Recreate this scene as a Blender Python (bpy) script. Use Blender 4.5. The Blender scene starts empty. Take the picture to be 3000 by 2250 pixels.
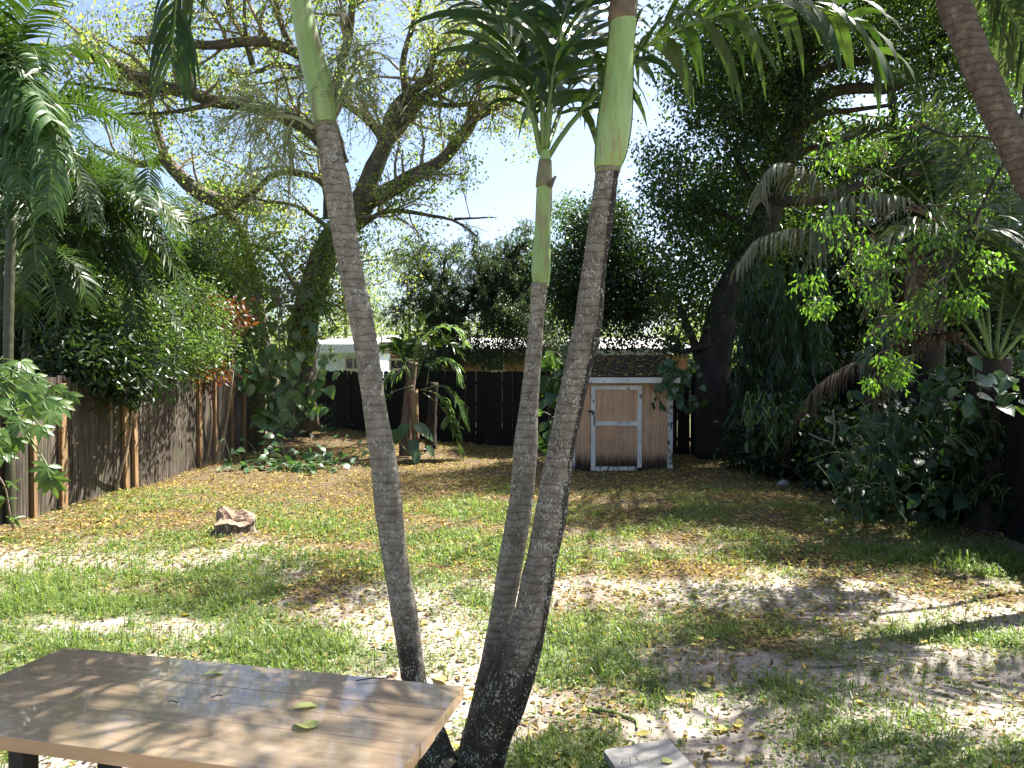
import bpy, math, random
import numpy as np
from math import radians, sin, cos, pi

# ------------------------------------------------------------------ basics
scene = bpy.context.scene
COL = scene.collection
RNG = np.random.default_rng(7)
F, CX, CY, HE = 2333.0, 1500.0, 1125.0, 1.83
PITCH = radians(-1.2)
FW = np.array([0, cos(PITCH), sin(PITCH)])
UP = np.array([0, -sin(PITCH), cos(PITCH)])
RT = np.array([1.0, 0, 0])
CAM = np.array([0, 0, HE])
Z = np.array([0, 0, 1.0])
SUN = np.array([0.54, 0.40, 1.10]); SUN /= np.linalg.norm(SUN)


def P(px, py, d):
    return CAM + FW * d + RT * ((px - CX) / F * d) + UP * ((CY - py) / F * d)


def PP(pts, d=None):
    return np.array([P(p[0], p[1], p[2] if len(p) > 2 else d) for p in pts])


def G(px, py, z=0.0):
    r = FW + RT * ((px - CX) / F) + UP * ((CY - py) / F)
    k = (z - HE) / r[2]
    return CAM + r * k


_lat = np.random.default_rng(99).random((256, 256))


def vnoise(x, y, f, s=0):
    x = np.asarray(x, float) * f + s * 17.3 + 1000; y = np.asarray(y, float) * f + s * 7.7 + 1000
    xi = np.floor(x).astype(int); yi = np.floor(y).astype(int)
    u = x - xi; v = y - yi
    u = u * u * (3 - 2 * u); v = v * v * (3 - 2 * v)
    a = _lat[xi % 256, yi % 256]; b = _lat[(xi + 1) % 256, yi % 256]
    c = _lat[xi % 256, (yi + 1) % 256]; d = _lat[(xi + 1) % 256, (yi + 1) % 256]
    return (a * (1 - u) + b * u) * (1 - v) + (c * (1 - u) + d * u) * v


def fbm(x, y, f, s=0, o=3):
    t = 0; a = .5
    for k in range(o):
        t = t + a * vnoise(x, y, f * 2 ** k, s + k); a *= .5
    return t / (1 - .5 ** o)


def H(x, y):
    x = np.asarray(x, float); y = np.asarray(y, float)
    near = np.exp(-np.maximum(np.hypot(x, y - 9) - 13, 0) ** 2 / 60)
    h = (fbm(x, y, .7, 3) - .5) * .10 + (fbm(x, y, 3.0, 5, 2) - .5) * .035
    h = h + .22 * np.exp(-((x + 5.3) ** 2 + (y - 20) ** 2) / 12.0)
    h = h + .05 * np.exp(-((x - 2.4) ** 2 + (y - 3.4) ** 2) / .5)
    return h * near


def nrm(v):
    v = np.asarray(v, float)
    return v / np.maximum(np.linalg.norm(v, axis=-1, keepdims=True), 1e-9)


class MB:
    def __init__(s):
        s.v = []; s.q = []; s.t = []; s.n = 0; s.qm = []; s.tm = []

    def add(s, v, q=None, t=None, m=0):
        v = np.asarray(v, float).reshape(-1, 3)
        s.v.append(v)
        if q is not None and len(q):
            q = np.asarray(q, int).reshape(-1, 4); s.q.append(q + s.n); s.qm.append(np.full(len(q), m))
        if t is not None and len(t):
            t = np.asarray(t, int).reshape(-1, 3); s.t.append(t + s.n); s.tm.append(np.full(len(t), m))
        s.n += len(v)

    def box(s, a, b, m=0, taper=None):
        (x0, y0, z0), (x1, y1, z1) = a, b
        v = [(x0, y0, z0), (x1, y0, z0), (x1, y1, z0), (x0, y1, z0), (x0, y0, z1), (x1, y0, z1), (x1, y1, z1), (x0, y1, z1)]
        s.add(v, [(0, 3, 2, 1), (4, 5, 6, 7), (0, 1, 5, 4), (1, 2, 6, 5), (2, 3, 7, 6), (3, 0, 4, 7)], m=m)

    def obox(s, c, ax, ay, az, m=0):
        c, ax, ay, az = map(np.asarray, (c, ax, ay, az))
        v = [c + ax * i + ay * j + az * k for k in (-1, 1) for j in (-1, 1) for i in (-1, 1)]
        s.add(v, [(0, 2, 3, 1), (4, 5, 7, 6), (0, 1, 5, 4), (1, 3, 7, 5), (3, 2, 6, 7), (2, 0, 4, 6)], m=m)

    def prism(s, poly, d, m=0):
        poly = np.asarray(poly, float); n = len(poly); d = np.asarray(d, float)
        v = np.vstack([poly, poly + d])
        s.add(v, [(i, (i + 1) % n, n + (i + 1) % n, n + i) for i in range(n)],
              [(0, i + 1, i) for i in range(1, n - 1)] + [(n, n + i, n + i + 1) for i in range(1, n - 1)], m=m)

    def tube(s, pts, r, k=8, m=0, cap=True, rough=0, rng=None):
        pts = np.asarray(pts, float); n = len(pts)
        r = np.broadcast_to(np.asarray(r, float), (n,)) if np.ndim(r) == 0 else np.asarray(r, float)
        t = nrm(np.gradient(pts, axis=0))
        u = np.cross(t[0], [0.0, 0, 1]) if abs(t[0][2]) < .9 else np.cross(t[0], [1.0, 0, 0])
        u = nrm(u); a = np.arange(k) * 2 * pi / k
        rings = []
        for i in range(n):
            u = nrm(u - t[i] * np.dot(u, t[i])); w = np.cross(t[i], u)
            rr = r[i]
            if rough and rng is not None:
                rr = r[i] * (1 + rough * rng.normal(size=k))[:, None]
            rings.append(pts[i] + (np.outer(np.cos(a), u) + np.outer(np.sin(a), w)) * rr)
        v = np.vstack(rings)
        i = np.arange(n - 1)[:, None] * k; j = np.arange(k)[None]; j2 = (j + 1) % k
        q = np.stack([i + j, i + j2, i + k + j2, i + k + j], -1).reshape(-1, 4)
        tr = []
        if cap:
            v = np.vstack([v, pts[0], pts[-1]]); c0 = n * k; b = (n - 1) * k
            tr = [(c0, (x + 1) % k, x) for x in range(k)] + [(c0 + 1, b + x, b + (x + 1) % k) for x in range(k)]
        s.add(v, q, tr, m=m)

    def leaves(s, pos, axis, nor, L, tmpl, m=0, W=1.0):
        v, q, t = TM[tmpl]
        pos = np.asarray(pos); n = len(pos)
        if n == 0: return
        axis = nrm(axis); x = nrm(np.cross(axis, nor)); z = np.cross(x, axis)
        L = np.broadcast_to(L, (n,))[:, None, None]
        V = pos[:, None] + (x[:, None] * v[None, :, :1] * W + axis[:, None] * v[None, :, 1:2] + z[:, None] * v[None, :, 2:3]) * L
        off = (np.arange(n) * len(v))[:, None, None]
        s.add(V.reshape(-1, 3), (q[None] + off).reshape(-1, 4) if len(q) else None, (t[None] + off).reshape(-1, 3) if len(t) else None, m=m)

    def build(s, name, mats, parent=None, origin=None, smooth=False):
        if not isinstance(mats, (list, tuple)): mats = [mats]
        v = np.vstack(s.v)
        o = np.zeros(3)
        if origin is not None: o = np.asarray(origin, float)
        elif parent is not None and not parent.get('_local'): o = np.array(wloc(parent))
        v = v - o
        me = bpy.data.meshes.new(name)
        q = np.vstack(s.q) if s.q else np.zeros((0, 4), int); t = np.vstack(s.t) if s.t else np.zeros((0, 3), int)
        mi = np.concatenate([*(s.qm or []), *(s.tm or [])]) if (s.qm or s.tm) else np.zeros(0)
        me.vertices.add(len(v)); me.vertices.foreach_set('co', v.astype(np.float32).ravel())
        li = np.concatenate([q.ravel(), t.ravel()]).astype(np.int32)
        me.loops.add(len(li)); me.loops.foreach_set('vertex_index', li)
        me.polygons.add(len(q) + len(t))
        st = np.concatenate([np.arange(len(q)) * 4, len(q) * 4 + np.arange(len(t)) * 3]).astype(np.int32)
        me.polygons.foreach_set('loop_start', st)
        me.polygons.foreach_set('material_index', mi.astype(np.int32))
        me.polygons.foreach_set('use_smooth', np.full(len(st), bool(smooth)))
        me.update(calc_edges=True); me.validate()
        for mm in mats: me.materials.append(mm)
        ob = bpy.data.objects.new(name, me); COL.objects.link(ob)
        if parent is not None: ob.parent = parent
        else: ob.location = o
        return ob


def wloc(o):
    p = np.zeros(3)
    while o is not None:
        p = p + np.array(o.location); o = o.parent
    return p


def tag(o, label, cat, group=None, kind=None):
    if label: o['label'] = label
    if cat: o['category'] = cat
    if group: o['group'] = group
    if kind: o['kind'] = kind
    return o


def thing(name, label, cat, loc, group=None, rz=None):
    o = bpy.data.objects.new(name, None); COL.objects.link(o)
    o.empty_display_size = .1
    o.location = tuple(map(float, loc))
    if rz is not None:
        o.rotation_euler = (0, 0, rz); o['_local'] = 1
    return tag(o, label, cat, group)


def smoothpath(pts, n):
    pts = np.asarray(pts, float); m = len(pts)
    if m == 2: return pts[0] + (pts[1] - pts[0]) * np.linspace(0, 1, n)[:, None]
    d = np.concatenate([[0], np.cumsum(np.linalg.norm(np.diff(pts[:, :3], axis=0), axis=1) + 1e-6)])
    tq = np.linspace(0, d[-1], n); out = []
    tan = np.gradient(pts, d, axis=0)
    for t in tq:
        i = min(max(np.searchsorted(d, t) - 1, 0), m - 2)
        h = d[i + 1] - d[i]; u = (t - d[i]) / h
        out.append((2 * u ** 3 - 3 * u ** 2 + 1) * pts[i] + (u ** 3 - 2 * u ** 2 + u) * h * tan[i] + (-2 * u ** 3 + 3 * u ** 2) * pts[i + 1] + (u ** 3 - u ** 2) * h * tan[i + 1])
    return np.array(out)


# ------------------------------------------------------------------ leaf templates (unit length along Y)
def rows(ws, fold=.12, droop=.12, cols=3):
    v = []; q = []; t = []
    n = len(ws)
    for i, (y, w) in enumerate(ws):
        zc = -droop * y * y
        v += [(-w, y, zc + fold * w * 2), (0, y, zc), (w, y, zc + fold * w * 2)]
    for i in range(n - 1):
        a = i * 3
        q += [(a, a + 1, a + 4, a + 3), (a + 1, a + 2, a + 5, a + 4)]
    return np.array(v, float), np.array(q, int).reshape(-1, 4), np.zeros((0, 3), int)


TM = {
    'small': (np.array([(0, 0, 0), (.26, .42, .07), (0, 1, -.08), (-.26, .42, .07)], float), np.zeros((0, 4), int), np.array([(0, 1, 2), (0, 2, 3)])),
    'round': (np.array([(0, 0, 0), (.4, .3, .06), (.34, .72, .02), (0, 1, -.12), (-.34, .72, .02), (-.4, .3, .06)], float),
              np.array([(0, 1, 2, 3), (0, 3, 4, 5)]), np.zeros((0, 3), int)),
    'needle': (np.array([(-.05, 0, 0), (.05, 0, 0), (.045, .6, -.04), (-.045, .6, -.04), (0, 1, -.15)], float), np.array([(0, 1, 2, 3)]), np.array([(3, 2, 4)])),
    'lance': rows([(0, .01), (.18, .10), (.45, .14), (.75, .09), (1, .005)], .15, .22),
    'hang': rows([(0, .01), (.15, .07), (.5, .085), (.8, .05), (1, .005)], .2, .1),
    'heart': rows([(-.16, .20), (0, .36), (.2, .42), (.45, .38), (.7, .25), (.88, .1), (1, .01)], .10, .28),
    'litter': (np.array([(-.05, 0, .0), (-.3, .45, .16), (0, .5, .0), (.3, .45, .2), (.05, 1, .12), (-.05, 1, .1), (.05, 0, 0)], float),
               np.array([(0, 2, 5, 1), (6, 3, 4, 2)]), np.array([(0, 6, 2), (5, 2, 4)])),
}


def rnd(n, rng=None):
    rng = rng or RNG
    return nrm(rng.normal(size=(n, 3)))


def cloud(mb, rng, centers, per, spread, L, tmpl, droop=.3, up=.5, m=0, W=1.0, out=None, flat=1.0):
    centers = np.asarray(centers, float).reshape(-1, 3)
    c = np.repeat(centers, per, axis=0); n = len(c)
    off = rng.normal(size=(n, 3)) * spread; off[:, 2] *= flat
    ax = nrm(rnd(n, rng) * (1 - droop) + np.array([0, 0, -1.0]) * droop + nrm(off) * .35)
    no = nrm(rnd(n, rng) * .8 + Z * up)
    mb.leaves(c + off, ax, no, L * rng.uniform(.65, 1.3, n), tmpl, m, W)


def ell(rng, n, c, r, shell=.45):
    d = rnd(n, rng); rad = shell + (1 - shell) * rng.random(n) ** .6
    return np.asarray(c) + d * rad[:, None] * np.asarray(r)


def E(px, py, d, rx, ry, rd):
    return (P(px, py, d), (rx / F * d, rd, ry / F * d))


# ------------------------------------------------------------------ materials
def newmat(name):
    m = bpy.data.materials.new(name); m.use_nodes = True
    nt = m.node_tree; nt.nodes.clear()
    return m, nt, nt.nodes.new('ShaderNodeOutputMaterial')


def N(nt, typ, **kw):
    n = nt.nodes.new(typ)
    for k, v in kw.items():
        if k[0] == 'i' and k[1:].isdigit(): n.inputs[int(k[1:])].default_value = v
        elif hasattr(n, k): setattr(n, k, v)
        else: n.inputs[k.replace('_', ' ')].default_value = v
    return n


def ramp(nt, fac, stops):
    r = nt.nodes.new('ShaderNodeValToRGB'); el = r.color_ramp.elements
    while len(el) > 1: el.remove(el[0])
    for i, (p, c) in enumerate(stops):
        e = el[0] if i == 0 else el.new(p)
        e.position = p; e.color = (*c, 1) if len(c) == 3 else c
    if fac is not None: nt.links.new(fac, r.inputs[0])
    return r.outputs[0]


def mix(nt, fac, a, b, typ='MIX'):
    n = nt.nodes.new('ShaderNodeMix'); n.data_type = 'RGBA'; n.blend_type = typ
    for i, x in ((0, fac), (6, a), (7, b)):
        if hasattr(x, 'is_output') or isinstance(x, bpy.types.NodeSocket): nt.links.new(x, n.inputs[i])
        elif i == 0: n.inputs[0].default_value = x
        else: n.inputs[i].default_value = (*x, 1) if len(x) == 3 else x
    return n.outputs[2]


def coords(nt, scale=(1, 1, 1), kind='Object'):
    tc = nt.nodes.new('ShaderNodeTexCoord'); mp = nt.nodes.new('ShaderNodeMapping')
    mp.inputs['Scale'].default_value = scale
    nt.links.new(tc.outputs[kind], mp.inputs[0]); return mp.outputs[0]


def noise(nt, vec, scale, detail=4, rough=.55, dist=0):
    n = nt.nodes.new('ShaderNodeTexNoise')
    n.inputs['Scale'].default_value = scale; n.inputs['Detail'].default_value = detail
    n.inputs['Roughness'].default_value = rough; n.inputs['Distortion'].default_value = dist
    if vec is not None: nt.links.new(vec, n.inputs['Vector'])
    return n.outputs['Fac']


def bump(nt, h, strength=.4, dist=.01):
    b = nt.nodes.new('ShaderNodeBump'); b.inputs['Strength'].default_value = strength; b.inputs['Distance'].default_value = dist
    nt.links.new(h, b.inputs['Height']); return b.outputs[0]


def pbsdf(nt, out, col=None, rough=.7, nor=None, spec=.5, coat=0):
    p = nt.nodes.new('ShaderNodeBsdfPrincipled')
    if isinstance(col, bpy.types.NodeSocket): nt.links.new(col, p.inputs['Base Color'])
    elif col is not None: p.inputs['Base Color'].default_value = (*col, 1)
    if isinstance(rough, bpy.types.NodeSocket): nt.links.new(rough, p.inputs['Roughness'])
    else: p.inputs['Roughness'].default_value = rough
    p.inputs['Specular IOR Level'].default_value = spec
    p.inputs['Coat Weight'].default_value = coat
    if nor is not None: nt.links.new(nor, p.inputs['Normal'])
    if out is not None: nt.links.new(p.outputs[0], out.inputs[0])
    return p


def leafmat(name, cols, tcols, trans=.4, rough=.4, spec=.5):
    m, nt, out = newmat(name)
    g = nt.nodes.new('ShaderNodeNewGeometry')
    rp = g.outputs['Random Per Island']
    k = len(cols)
    c = ramp(nt, rp, [(i / max(k - 1, 1), x) for i, x in enumerate(cols)])
    k = len(tcols)
    t = ramp(nt, rp, [(i / max(k - 1, 1), x) for i, x in enumerate(tcols)])
    p = pbsdf(nt, None, c, rough, spec=spec)
    tr = nt.nodes.new('ShaderNodeBsdfTranslucent'); nt.links.new(t, tr.inputs[0])
    mx = nt.nodes.new('ShaderNodeMixShader'); mx.inputs[0].default_value = trans
    nt.links.new(p.outputs[0], mx.inputs[1]); nt.links.new(tr.outputs[0], mx.inputs[2])
    nt.links.new(mx.outputs[0], out.inputs[0])
    return m


def barkmat(name, c1, c2, c3=None, scale=9, stretch=.3, bmp=.6, lichen=0, rings=0, stain=None, damp=0):
    m, nt, out = newmat(name)
    v = coords(nt, (1, 1, stretch)); v1 = coords(nt)
    n1 = noise(nt, v, scale, 6, .65, .3)
    c = ramp(nt, n1, [(.3, c1), (.55, c2), (.75, c3 or c2)])
    h = n1
    if rings:
        w = nt.nodes.new('ShaderNodeTexWave'); w.bands_direction = 'Z'; w.wave_profile = 'SAW'
        w.inputs['Scale'].default_value = rings; w.inputs['Distortion'].default_value = 3.5; w.inputs['Detail'].default_value = 3; w.inputs['Detail Scale'].default_value = 2.0
        nt.links.new(coords(nt), w.inputs[0])
        c = mix(nt, ramp(nt, w.outputs['Fac'], [(0, (.75,) * 3), (.14, (.08,) * 3), (.80, (0,) * 3), (1, (.5,) * 3)]), c, tuple(x * .4 for x in c1))
        ad = nt.nodes.new('ShaderNodeMath'); ad.operation = 'ADD'
        nt.links.new(n1, ad.inputs[0]); nt.links.new(w.outputs['Fac'], ad.inputs[1]); h = ad.outputs[0]
    if stain:
        st = ramp(nt, noise(nt, coords(nt, (1, 1, .28)), stain, 5, .6), [(.50, (0,) * 3), (.62, (.85,) * 3)])
        c = mix(nt, st, c, (.012, .010, .009))
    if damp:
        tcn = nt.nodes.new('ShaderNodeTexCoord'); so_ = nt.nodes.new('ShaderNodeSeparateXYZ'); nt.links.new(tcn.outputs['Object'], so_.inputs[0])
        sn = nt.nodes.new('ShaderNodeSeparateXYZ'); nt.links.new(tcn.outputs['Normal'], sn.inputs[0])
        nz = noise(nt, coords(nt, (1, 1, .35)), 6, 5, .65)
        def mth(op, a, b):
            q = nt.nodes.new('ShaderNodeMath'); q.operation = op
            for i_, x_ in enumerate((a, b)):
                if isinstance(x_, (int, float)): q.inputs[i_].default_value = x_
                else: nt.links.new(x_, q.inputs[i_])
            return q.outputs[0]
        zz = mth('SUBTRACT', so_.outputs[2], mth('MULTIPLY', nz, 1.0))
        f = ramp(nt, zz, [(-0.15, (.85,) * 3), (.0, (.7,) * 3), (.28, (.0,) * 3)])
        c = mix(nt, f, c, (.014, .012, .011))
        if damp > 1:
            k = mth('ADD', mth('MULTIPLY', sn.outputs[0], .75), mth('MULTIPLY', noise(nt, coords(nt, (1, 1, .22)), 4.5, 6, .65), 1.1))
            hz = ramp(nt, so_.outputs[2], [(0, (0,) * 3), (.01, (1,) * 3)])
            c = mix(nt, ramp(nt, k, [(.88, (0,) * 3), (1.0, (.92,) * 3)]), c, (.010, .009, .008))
    if lichen:
        l1 = noise(nt, v1, 55, 3, .6); l2 = noise(nt, v1, 7, 3, .6)
        mu = nt.nodes.new('ShaderNodeMath'); mu.operation = 'ADD'; nt.links.new(l1, mu.inputs[0]); nt.links.new(l2, mu.inputs[1])
        f = ramp(nt, mu.outputs[0], [(lichen, (0,) * 3), (lichen + .07, (.8,) * 3)])
        c = mix(nt, f, c, (.31, .315, .27))
        if damp:
            l3 = noise(nt, coords(nt, (1, 1, .7)), 115, 2, .5); l4 = noise(nt, v1, 13, 3, .6)
            c = mix(nt, ramp(nt, mth('ADD', l3, mth('MULTIPLY', l4, .7)), [(.965, (0,) * 3), (1.005, (.7,) * 3)]), c, (.38, .385, .34))
    pbsdf(nt, out, c, .85, bump(nt, h, bmp, .012), spec=.3)
    return m


def woodmat(name, stops, axis=2, grain=30, rough=.8, var=.35, bmp=.3, moss=None, coat=0, spec=.3, rnoise=None, knots=False):
    m, nt, out = newmat(name)
    sc = [grain] * 3; sc[axis] = grain * .045
    g = nt.nodes.new('ShaderNodeNewGeometry'); rp = g.outputs['Random Per Island']
    tc = nt.nodes.new('ShaderNodeTexCoord')
    cb = nt.nodes.new('ShaderNodeCombineXYZ')
    for i in range(3):
        mu = nt.nodes.new('ShaderNodeMath'); mu.operation = 'MULTIPLY'; mu.inputs[1].default_value = 13.7 + 5 * i
        nt.links.new(rp, mu.inputs[0]); nt.links.new(mu.outputs[0], cb.inputs[i])
    ad = nt.nodes.new('ShaderNodeVectorMath'); ad.operation = 'ADD'
    nt.links.new(tc.outputs['Object'], ad.inputs[0]); nt.links.new(cb.outputs[0], ad.inputs[1])
    mp = nt.nodes.new('ShaderNodeMapping'); mp.inputs['Scale'].default_value = sc; nt.links.new(ad.outputs[0], mp.inputs[0])
    n1 = noise(nt, mp.outputs[0], 1, 6, .62, .6)
    n2 = noise(nt, tc.outputs['Object'], 1.7, 4, .6)
    c = ramp(nt, n1, stops)
    c = mix(nt, var, c, ramp(nt, rp, [(0, (.35, .32, .30)), (.5, (.8, .78, .76)), (1, (1, .96, .92))]), 'MULTIPLY')
    c = mix(nt, .55, c, ramp(nt, n2, [(.3, (.35,) * 3), (.65, (1,) * 3)]), 'MULTIPLY')
    if moss:
        c = mix(nt, ramp(nt, noise(nt, tc.outputs['Object'], 2.6, 5, .65), [(.52, (0,) * 3), (.68, (.6,) * 3)]), c, moss)
    if rnoise:
        r = ramp(nt, noise(nt, tc.outputs['Object'], 5, 4, .6), [(.35, (rnoise[0],) * 3), (.65, (rnoise[1],) * 3)])
    else: r = rough
    pbsdf(nt, out, c, r, bump(nt, n1, bmp, .004), spec=spec, coat=coat)
    return m


def plain(name, col, rough=.6, nscale=8, amt=.3, spec=.4, bmp=.1):
    m, nt, out = newmat(name)
    n = noise(nt, coords(nt), nscale, 6, .65)
    c = ramp(nt, n, [(.3, tuple(x * (1 - amt) for x in col)), (.6, col), (.8, tuple(min(1, x * (1 + amt * .4)) for x in col))])
    pbsdf(nt, out, c, rough, bump(nt, n, bmp, .005), spec=spec)
    return m


M = {}
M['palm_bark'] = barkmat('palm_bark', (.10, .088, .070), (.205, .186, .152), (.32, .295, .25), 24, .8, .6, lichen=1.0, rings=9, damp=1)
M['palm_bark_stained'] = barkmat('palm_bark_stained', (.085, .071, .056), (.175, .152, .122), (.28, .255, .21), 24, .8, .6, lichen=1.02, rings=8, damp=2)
M['ficus_bark'] = barkmat('ficus_bark', (.045, .036, .028), (.11, .092, .07), (.20, .175, .14), 6, .35, .7, lichen=1.16)
M['red_bark'] = barkmat('red_bark', (.10, .07, .055), (.17, .12, .095), (.23, .18, .15), 6, .4, .4)
M['dark_bark'] = barkmat('dark_bark', (.018, .014, .011), (.04, .031, .025), (.07, .056, .045), 8, .3, .7)
M['coco_bark'] = barkmat('coco_bark', (.07, .05, .042), (.14, .105, .09), (.24, .20, .18), 18, .8, .6, lichen=1.16, rings=5)
M['twig'] = barkmat('twig', (.15, .12, .09), (.26, .21, .16), (.36, .30, .23), 12, .4, .3)
M['green_stem'] = plain('green_stem', (.12, .17, .05), .45, 9, .3)
M['cane'] = plain('cane', (.06, .065, .035), .5, 12, .5)
M['petiole'] = plain('petiole', (.13, .20, .05), .4, 7, .25)


def shaftmat(nm='crownshaft_green', g=1.0):
    m, nt, out = newmat(nm)
    v = coords(nt, (1, 1, .12)); n = noise(nt, v, 30, 5, .6); n2 = noise(nt, coords(nt, (1, 1, .3)), 5, 4, .6)
    c = ramp(nt, n, [(.3, tuple(g * q for q in (.145, .235, .055))), (.6, tuple(g * q for q in (.215, .295, .098))), (.8, tuple(g * q for q in (.27, .335, .155)))])
    c = mix(nt, ramp(nt, n2, [(.50, (0,) * 3), (.75, (.55,) * 3)]), c, (.34, .38, .26))
    c = mix(nt, ramp(nt, noise(nt, coords(nt, (1, 1, .15)), 18, 5, .7), [(.53, (0,) * 3), (.62, (.7,) * 3)]), c, (.22, .16, .08))
    pbsdf(nt, out, c, .42, bump(nt, n, .15, .003), spec=.45, coat=.1)
    return m


M['shaft'] = shaftmat('crownshaft_green', 1.22)
M['shaft_outer'] = shaftmat('crownshaft_outer', 1.08)
M['sheath_green'] = plain('sheath_green', (.20, .19, .10), .6, 25, .45)
M['old_sheath'] = plain('old_sheath', (.17, .12, .08), .8, 25, .5)
M['spray'] = leafmat('spray', [(.17, .21, .085), (.25, .29, .14)], [(.2, .25, .08)], .2, .5)
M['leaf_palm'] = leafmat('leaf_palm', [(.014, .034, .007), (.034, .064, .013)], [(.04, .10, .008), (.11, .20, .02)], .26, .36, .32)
M['leaf_palm_lit'] = leafmat('leaf_palm_lit', [(.03, .075, .022), (.065, .13, .035)], [(.08, .17, .02), (.16, .26, .05)], .3, .36, .5)  # lighter copy of leaf_palm, sunlight put into the leaf colour
M['leaf_coco'] = leafmat('leaf_coco', [(.02, .042, .014), (.055, .08, .03)], [(.05, .10, .02), (.12, .17, .04)], .25, .4, .5)
M['leaf_dead'] = leafmat('leaf_dead', [(.055, .038, .024), (.12, .085, .055)], [(.09, .06, .03)], .2, .8, .2)
M['leaf_greydead'] = leafmat('leaf_greydead', [(.09, .10, .05), (.18, .17, .105), (.075, .105, .04)], [(.13, .15, .06)], .2, .5, .4)
M['leaf_ficus'] = leafmat('leaf_ficus', [(.05, .10, .02), (.11, .17, .04), (.18, .20, .06)], [(.18, .36, .03), (.38, .52, .08), (.52, .50, .08)], .5, .4)
M['leaf_light'] = leafmat('leaf_light', [(.07, .12, .025), (.12, .17, .04)], [(.24, .36, .05), (.36, .44, .09)], .5, .5)
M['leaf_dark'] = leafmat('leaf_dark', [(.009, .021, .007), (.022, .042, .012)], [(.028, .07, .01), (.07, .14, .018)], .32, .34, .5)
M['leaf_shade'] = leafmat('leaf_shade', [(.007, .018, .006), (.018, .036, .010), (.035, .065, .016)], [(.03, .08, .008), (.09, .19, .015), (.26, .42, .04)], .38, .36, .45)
M['leaf_mid'] = leafmat('leaf_mid', [(.02, .05, .014), (.05, .09, .022)], [(.07, .17, .015), (.16, .29, .03)], .38, .38, .55)
M['leaf_bush'] = leafmat('leaf_bush', [(.03, .065, .02), (.075, .12, .035)], [(.10, .2, .025), (.22, .34, .05)], .4, .4)
M['leaf_bright'] = leafmat('leaf_bright', [(.035, .085, .016), (.08, .15, .03)], [(.09, .24, .015), (.24, .44, .03)], .45, .35, .55)
M['leaf_big'] = leafmat('leaf_big', [(.025, .065, .022), (.055, .105, .035)], [(.08, .18, .02), (.16, .28, .04)], .3, .30, .6)
M['leaf_lit'] = leafmat('leaf_lit', [(.06, .13, .045), (.13, .21, .08), (.20, .28, .14)], [(.14, .30, .03), (.26, .40, .07)], .35, .3, .6)  # sun on fronds and sky gloss on vine leaves put into colour
M['leaf_bigdark'] = leafmat('leaf_bigdark', [(.012, .034, .014), (.028, .055, .022)], [(.03, .09, .012), (.06, .14, .02)], .28, .42, .35)
M['leaf_papaya'] = leafmat('leaf_papaya', [(.05, .11, .025), (.10, .17, .04)], [(.15, .32, .03), (.28, .42, .06)], .4, .4)
M['leaf_weep'] = leafmat('leaf_weep', [(.025, .042, .018), (.055, .075, .034)], [(.06, .11, .03), (.12, .19, .05)], .35, .42)
M['leaf_red'] = leafmat('leaf_red', [(.05, .012, .012), (.16, .035, .02), (.03, .05, .012)], [(.22, .04, .015), (.3, .12, .02)], .35, .4)
M['leaf_ground'] = leafmat('leaf_ground', [(.035, .085, .03), (.07, .13, .055)], [(.08, .2, .03)], .3, .4)
M['grass'] = leafmat('grass', [(.055, .105, .022), (.10, .155, .038), (.19, .205, .075)], [(.20, .36, .04), (.34, .46, .08)], .45, .45)
M['litter'] = leafmat('litter', [(.05, .032, .018), (.12, .075, .036), (.26, .17, .07), (.40, .29, .11), (.09, .065, .045), (.50, .38, .10), (.16, .11, .06), (.58, .46, .09), (.07, .045, .03), (.42, .34, .15)], [(.34, .24, .06), (.5, .38, .05)], .22, .65, .3)
M['leaf_yellow'] = leafmat('leaf_yellow', [(.45, .34, .05), (.52, .44, .10), (.40, .36, .09)], [(.5, .4, .05)], .25, .5, .4)
M['leaf_limp'] = leafmat('leaf_limp', [(.50, .52, .16), (.44, .48, .17)], [(.4, .42, .08)], .25, .5, .4)
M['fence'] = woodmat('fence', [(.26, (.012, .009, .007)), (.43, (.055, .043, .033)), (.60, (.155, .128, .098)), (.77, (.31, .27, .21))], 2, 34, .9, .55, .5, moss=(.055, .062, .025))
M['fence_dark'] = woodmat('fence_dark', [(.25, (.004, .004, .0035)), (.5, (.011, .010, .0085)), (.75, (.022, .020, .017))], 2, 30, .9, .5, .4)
M['post'] = woodmat('post', [(.3, (.17, .095, .045)), (.5, (.30, .185, .09)), (.75, (.44, .31, .175))], 2, 28, .85, .25, .3, moss=(.10, .10, .05))
M['table'] = woodmat('table', [(.25, (.29, .20, .125)), (.5, (.41, .305, .205)), (.75, (.49, .385, .28))], 0, 48, .3, .30, .02, coat=1.0, spec=.6, rnoise=(.06, .26))
M['table_edge'] = woodmat('table_edge', [(.25, (.19, .10, .045)), (.5, (.32, .18, .085)), (.75, (.42, .27, .14))], 0, 40, .5, .2, .2)
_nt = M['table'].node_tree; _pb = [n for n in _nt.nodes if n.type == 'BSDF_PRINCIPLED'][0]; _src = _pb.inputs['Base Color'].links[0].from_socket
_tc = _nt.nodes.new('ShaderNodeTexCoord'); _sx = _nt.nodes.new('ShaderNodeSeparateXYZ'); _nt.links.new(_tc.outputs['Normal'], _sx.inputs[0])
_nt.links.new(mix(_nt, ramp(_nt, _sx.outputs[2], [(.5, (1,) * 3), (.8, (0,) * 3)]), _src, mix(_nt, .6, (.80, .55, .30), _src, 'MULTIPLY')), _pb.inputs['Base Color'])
M['root'] = barkmat('root', (.16, .12, .10), (.26, .21, .18), (.34, .29, .26), 14, .6, .5)
M['iron'] = plain('iron', (.02, .018, .017), .5, 20, .4)


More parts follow.
